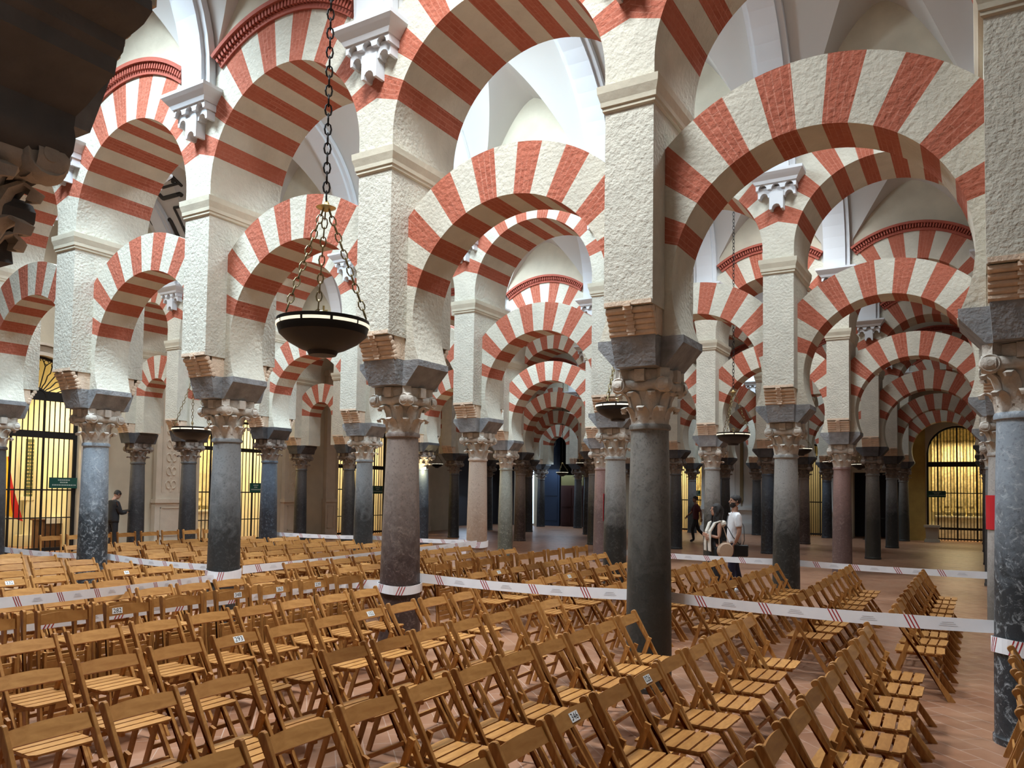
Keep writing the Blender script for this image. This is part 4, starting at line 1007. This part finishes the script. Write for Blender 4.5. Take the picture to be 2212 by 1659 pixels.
def head(par, loc, sc, skin, pitch=0, yaw=0, beard=False, hair='short'):
    e = Matrix.Translation(loc) @ Matrix.Rotation(yaw, 4, 'Z') @ Matrix.Rotation(pitch, 4, 'Y')
    def put(nm, b, mats, sm=1.): me = b.mesh(nm, mats, smooth=sm); me.transform(e); return ob(nm, me, par)
    b = MB(); loft(b, head_rings(sc))
    b.tube([Vector((.086, 0, .135))*sc, Vector((.098, 0, .112))*sc, Vector((.104, 0, .098))*sc, Vector((.09, 0, .088))*sc], [.008*sc, .011*sc, .013*sc, .008*sc], 8)
    for s in (-1, 1):
        b.tube([Vector((-.01, s*.074, .145))*sc, Vector((-.018, s*.086, .135))*sc, Vector((-.015, s*.084, .115))*sc, Vector((-.002, s*.076, .1))*sc], [.008*sc, .011*sc, .010*sc, .006*sc], 6)
        b.tube([Vector((.083, s*.018, .152))*sc, Vector((.080, s*.045, .15))*sc], .007*sc, 6)
    b.tube([Vector((-.02, 0, -.09))*sc, Vector((-.012, 0, .03))*sc], .055*sc, 12)
    h = put('head', b, skin)
    b = MB()
    for s in (-1, 1): b.lathe([(0, -.009*sc), (.008*sc, -.005*sc), (.010*sc, 0), (.008*sc, .005*sc), (0, .009*sc)], 10, c=(.079*sc, s*.031*sc, .131*sc), caps=False)
    put('eyes', b, EYE)
    b = MB(); b.tube([Vector((.083, -.025, .062))*sc, Vector((.096, 0, .065))*sc, Vector((.083, .025, .062))*sc], .006*sc, 6); put('mouth', b, LIP)
    b = MB(); loft(b, head_rings(sc, .4, 1, .013, lambda z: .005 if z < .6 else (.055 if z < .76 else (.088 if z < .85 else 9))))
    if hair == 'long':
        for i in range(26):
            a = .75+(2*PI-1.5)*i/25; q = .5+.5*abs(cos(i*2.3)); p0 = Vector((cos(a)*.085-.01, sin(a)*.075, .19)); pts = [p0*sc]
            for k in range(1, 7): pts.append(Vector((cos(a)*(.095+.02*sin(k*1.7+i))-.02, sin(a)*(.088+.018*cos(k*1.9+i)), .19-.045*k-.01*q*k))*sc)
            b.tube(pts, [.02*sc, .026*sc, .024*sc, .026*sc, .022*sc, .018*sc, .008*sc], 6)
    put('hair', b, HAIR)
    if beard:
        b = MB(); R = [[Vector((v.x, v.y, v.z)) for v in r] for r in head_rings(sc, 0, .40, .006)]
        loft(b, R); 
        o = put('beard', b, HAIR)
        bm = bmesh.new(); bm.from_mesh(o.data); inv = e.inverted(); dl = []
        for f in bm.faces:
            c = inv @ f.calc_center_median(); 
            if c.x < .0*sc or (c.z > .078*sc and c.x > .055*sc and abs(c.y) < .05) : dl.append(f)
        bmesh.ops.delete(bm, geom=dl, context='FACES'); bm.to_mesh(o.data); bm.free()
def hand(par, wrist, d, palm_n, sc, skin, side):
    d = Vector(d).normalized(); n = Vector(palm_n); n = (n-d*n.dot(d)).normalized(); u = d.cross(n)*side; w = Vector(wrist); b = MB()
    T = Matrix((u, d, n)).transposed().to_4x4(); T.translation = w
    b.hexa([(-.025, 0, -.014), (.025, 0, -.014), (.038, .088, -.012), (-.036, .088, -.012), (-.025, 0, .014), (.025, 0, .014), (.038, .088, .012), (-.036, .088, .012)], tf=T @ Matrix.Scale(sc, 4))
    for i, L_ in enumerate((.068, .078, .072, .056)):
        x = .028-.019*i; pts = [T @ (Vector(p)*sc) for p in ((x, .08, 0), (x*1.05, .088+L_*.45, .006), (x*1.05, .088+L_*.75, .022), (x, .088+L_*.9, .038))]; b.tube(pts, [.0098*sc, .009*sc, .0085*sc, .006*sc], 7)
    pts = [T @ (Vector(p)*sc) for p in ((.022, .018, .004), (.045, .042, .012), (.056, .068, .02), (.058, .085, .026))]; b.tube(pts, [.013*sc, .012*sc, .0105*sc, .007*sc], 7)
    return ob('hand', b.mesh('hand', skin, smooth=1.), par)
def person(label, loc, rz, J, skin, sc, top_mat, top_test, leg_mat, waist, shoe_mat=None, topoff=.012, head_kw={}, hands=()):
    t = thing('person', label, 'person', loc, rz)
    E = [('pelvis', 'spine'), ('spine', 'chest'), ('chest', 'neck0'), ('neck0', 'neck1')]
    for s in 'lr': E += [('chest', 'sh'+s), ('sh'+s, 'el'+s), ('el'+s, 'wr'+s), ('pelvis', 'hip'+s), ('hip'+s, 'kn'+s), ('kn'+s, 'an'+s), ('an'+s, 'to'+s)]
    me = skin_mesh(J, E, 'pelvis'); me.materials.clear(); me.materials.append(skin); me.transform(Matrix.Scale(sc, 4)); ob('body', me, t)
    garment(me, lambda c: top_test(c/sc), topoff*sc, top_mat, 'top', t)
    garment(me, lambda c: .07 < c.z/sc < waist and not (c.z/sc > .7 and (abs(c.y/sc) > .165 or c.x/sc > .19)), .010*sc, leg_mat, 'trousers', t)
    garment(me, lambda c: c.z/sc < .095, .012*sc, shoe_mat or IRON, 'shoes', t)
    head(t, Vector(J['neck1'][0])*sc+Vector((.0, 0, .015*sc)), sc, skin, **head_kw)
    for w, d, n, sd in hands: hand(t, Vector(J[w][0])*sc, d, n, sc*.95, skin, sd)
    return t
WT = simple('white_shirt', (.80, .78, .78), .8, bump=.5, bscale=14); NV = simple('navy_trousers', (.018, .02, .055), .8, bump=.4, bscale=18); BK = simple('black_cloth', (.012, .012, .014), .8, bump=.4, bscale=18)
DR = simple('dark_red_shirt', (.075, .012, .018), .8, bump=.4, bscale=18); CRM = simple('cream_knit', (.74, .68, .58), .9, bump=.6, bscale=40); TAN = simple('tan_bag', (.48, .32, .21), .6, bump=.3, bscale=30); BAG = simple('black_bag', (.01, .01, .011), .45)
BASE = dict(pelvis=((0, 0, .98), (.135, .115)), spine=((.005, 0, 1.17), (.13, .105)), chest=((0, 0, 1.38), (.16, .12)), neck0=((-.015, 0, 1.50), .062), neck1=((.0, 0, 1.57), .052),
            shl=((-.01, .185, 1.43), .06), shr=((-.01, -.185, 1.43), .06), ell=((-.03, .235, 1.16), .043), elr=((-.03, -.235, 1.16), .043), wrl=((.05, .22, .93), .028), wrr=((.05, -.22, .93), .028),
            hipl=((0, .085, .92), .095), hipr=((0, -.085, .92), .095), knl=((.02, .09, .50), .062), knr=((.02, -.09, .50), .062), anl=((-.02, .09, .09), .042), anr=((-.02, -.09, .09), .042), tol=((.13, .10, .04), .035), tor=((.13, -.10, .04), .035))
tee = lambda c: (.93 < c.z < 1.50 and (abs(c.y) < .17 or c.z > 1.24)) and not (abs(c.y) > .17 and c.z < 1.24)
FL = math.atan2(-sin(YAW), -cos(YAW))
def at_px(px, py, Y):
    v = Vector(((px-1106)/FPX, -(py-987.7)/FPX, -1)); d = M4.to_3x3() @ v; k = Y/d.y; return Vector((d.x*k, Y, 0))
# man in white
p = at_px(1586, 1150, 15.25); J = dict(BASE); J['wrl'] = ((.04, .20, .95), .028); J['knl'] = ((.08, .09, .50), .062); J['anl'] = ((.06, .09, .09), .042); J['tol'] = ((.21, .10, .04), .035); J['knr'] = ((-.05, -.09, .5), .062); J['anr'] = ((-.17, -.09, .11), .042); J['tor'] = ((-.03, -.1, .04), .035)
SC = 1.045
t = person('bearded man in a white T-shirt with a black shoulder bag, walking beyond the tape', p, FL, J, SKIN, SC, WT, tee, NV, 1.0, WT, .018, dict(pitch=-.12, beard=True), [('wrl', (.35, -.1, -1), (0, -1, 0), 1), ('wrr', (.3, .1, -1), (0, 1, 0), -1)])
b = MB(); b.box(-.20, .06, .165, .245, .74, .96); b.box(-.205, .065, .16, .25, .90, .965); ob('shoulder_bag', b.mesh('shoulder_bag', BAG, bevel=.015), t)
b = MB(); b.tube([(-.06, .22, .95), (.08, .17, 1.12), (.16, .03, 1.33), (.09, -.12, 1.50), (-.02, -.15, 1.56), (-.12, -.10, 1.5), (-.17, .05, 1.3), (-.14, .19, 1.05), (-.1, .22, .95)], .007, 6); ob('bag_strap', b.mesh('bag_strap', BAG), t)
# woman
p = at_px(1546, 1180, 14.6); J = dict(BASE)
J.update(ell=((.02, .20, 1.17), .036), elr=((.02, -.20, 1.17), .036), wrl=((.20, .02, 1.22), .024), wrr=((.19, -.02, 1.16), .024), shl=((-.01, .16, 1.42), .05), shr=((-.01, -.16, 1.42), .05), chest=((.01, 0, 1.36), (.135, .115)), spine=((0, 0, 1.15), (.11, .095)), pelvis=((0, 0, .97), (.14, .125)))
sl = lambda c: .93 < c.z < 1.47 and abs(c.y) < .165 and not (c.x > .10 and 1.06 < c.z < 1.30 and True) and not (abs(c.y) > .13 and c.z < 1.3)
SC = .955
t = person('woman with curly dark hair, black top and cream scarf, arms folded, beyond the tape', p, FL+.15, J, SKIN, SC, BK, sl, BK, 1.0, BK, .014, dict(pitch=-.05, hair='long'), [('wrl', (.3, -1, .1), (-1, 0, 0), 1), ('wrr', (.3, 1, .1), (-1, 0, 0), -1)])
b = MB()
for s in (-1, 1):
    P = [(-.10, s*.04, 1.40), (-.05, s*.13, 1.42), (.06, s*.12, 1.38), (.14, s*.08, 1.22), (.155, s*.09, 1.02), (.15, s*.10, .86)]
    for i in range(len(P)-1):
        a, c = Vector(P[i]), Vector(P[i+1]); b.hexa([a+Vector((0, -.05, 0)), a+Vector((0, .05, 0)), a+Vector((.02, .05, .012)), a+Vector((.02, -.05, .012)), c+Vector((0, -.05, 0)), c+Vector((0, .05, 0)), c+Vector((.02, .05, .012)), c+Vector((.02, -.05, .012))])
b.tube([(-.1, -.11, 1.38), (-.13, 0, 1.36), (-.1, .11, 1.38), (-.02, .15, 1.36)], [.05, .06, .06, .045], 8)
ob('scarf', b.mesh('scarf', CRM, smooth=.6), t)
b = MB(); T = Matrix.Translation((-.10, .20, .88)) @ Matrix.Rotation(PI/2, 4, 'X'); b.lathe([(0, -.055), (.13, -.05), (.155, -.02), (.155, .02), (.13, .05), (0, .055)], 20, caps=False, tf=T); ob('round_bag', b.mesh('round_bag', TAN, smooth=.6), t)
b = MB(); b.tube([(.02, .21, .95), (.02, .19, 1.2), (-.01, .15, 1.40), (-.08, .17, 1.3), (-.16, .22, 1.0)], .008, 6); ob('bag_strap', b.mesh('bag_strap', TAN), t)
# walker in the distance
p = at_px(1503, 1172, 30.4); J = dict(BASE)
J.update(knl=((.16, .08, .52), .06), anl=((.10, .08, .12), .042), tol=((.24, .08, .06), .035), knr=((-.12, -.08, .50), .06), anr=((-.40, -.09, .24), .042), tor=((-.36, -.09, .12), .035), ell=((-.14, .24, 1.18), .043), wrl=((-.16, .22, .95), .028), elr=((.12, -.24, 1.18), .043), wrr=((.30, -.22, 1.04), .028), neck1=((.03, 0, 1.57), .052))
person('distant person in a dark red shirt striding past the narrow arched gate', p, FL, J, SKIN2, 1.0, DR, tee, BK, 1.0, BK, .02, {}, [('wrl', (0, 0, -1), (0, -1, 0), 1), ('wrr', (.6, 0, -1), (0, 1, 0), -1)])
# reader by the west wall
p = Vector((-20.9, 13.28, 0)); J = dict(BASE)
J.update(ell=((.08, .22, 1.16), .043), elr=((.08, -.22, 1.16), .043), wrl=((.30, .12, 1.17), .028), wrr=((.30, -.12, 1.17), .028), neck0=((.0, 0, 1.49), .062), neck1=((.05, 0, 1.55), .052))
long_ = lambda c: c.z > .90 and c.z < 1.52
t = person('person in dark clothes bowing over an open black folder beside the white wall', p, PI/2, J, SKIN, 1.0, BK, long_, BK, 1.0, BK, .022, dict(pitch=.5), [('wrl', (1, 0, .1), (0, 0, 1), 1), ('wrr', (1, 0, .1), (0, 0, 1), -1)])
b = MB(); b.hexa([(.34, -.2, 1.20), (.66, -.2, 1.24), (.66, .2, 1.24), (.34, .2, 1.20), (.34, -.2, 1.225), (.66, -.2, 1.265), (.66, .2, 1.265), (.34, .2, 1.225)])
tag(ob('open_folder', b.mesh('open_folder', BAG), None, p), 'open black folder held by the person at the white wall', 'folder').rotation_euler = (0, 0, PI/2)

# dark strapwork lines on the vault behind the first arcade
bpy.context.view_layer.update(); dg = bpy.context.evaluated_depsgraph_get(); b = MB()
def on_vault(px, py):
    v = Vector(((px-1106)/FPX, -(py-987.7)/FPX, -1)); d = (M4.to_3x3() @ v).normalized(); o_ = Vector((0, 0, H))
    for _ in range(8):
        h, loc, nor, idx, obj, mw = S.ray_cast(dg, o_, d)
        if not h: return None
        if obj.name.startswith(('ceiling', 'wall_upper')) and loc.y > 8: return loc - d*.02
        o_ = loc + d*.02
    return None
for k, line in enumerate((((400, 115), (520, 235)), ((290, 255), (480, 200)), ((245, 330), (295, 385), (495, 330), (520, 350)), ((210, 405), (290, 510), (205, 525), (180, 495)), ((425, 495), (515, 485), (640, 720)), ((425, 495), (480, 610), (540, 740), (605, 890)),
             ((135, 620), (180, 700), (380, 640), (430, 740), (480, 850)), ((270, 805), (365, 790), (390, 830)), ((355, 160), (385, 140), (425, 180), (395, 185)))):
    P = []
    for (x0, y0_), (x1, y1_) in zip(line, line[1:]):
        for i in range(6): P.append(on_vault(300+(x0+(x1-x0)*i/6)/5.6, 360+(y0_+(y1_-y0_)*i/6)/5.6))
    P.append(on_vault(300+line[-1][0]/5.6, 360+line[-1][1]/5.6)); P = [p for p in P if p]
    if len(P) > 2 and max((p-q).length for p, q in zip(P, P[1:])) < 1.2: b.tube(P, .035 if k not in (2, 6) else .055, 6)
if b.v: struct('trim_strapwork', b.mesh('trim_strapwork', simple('dark_strapwork', (.03, .024, .02), .7)))
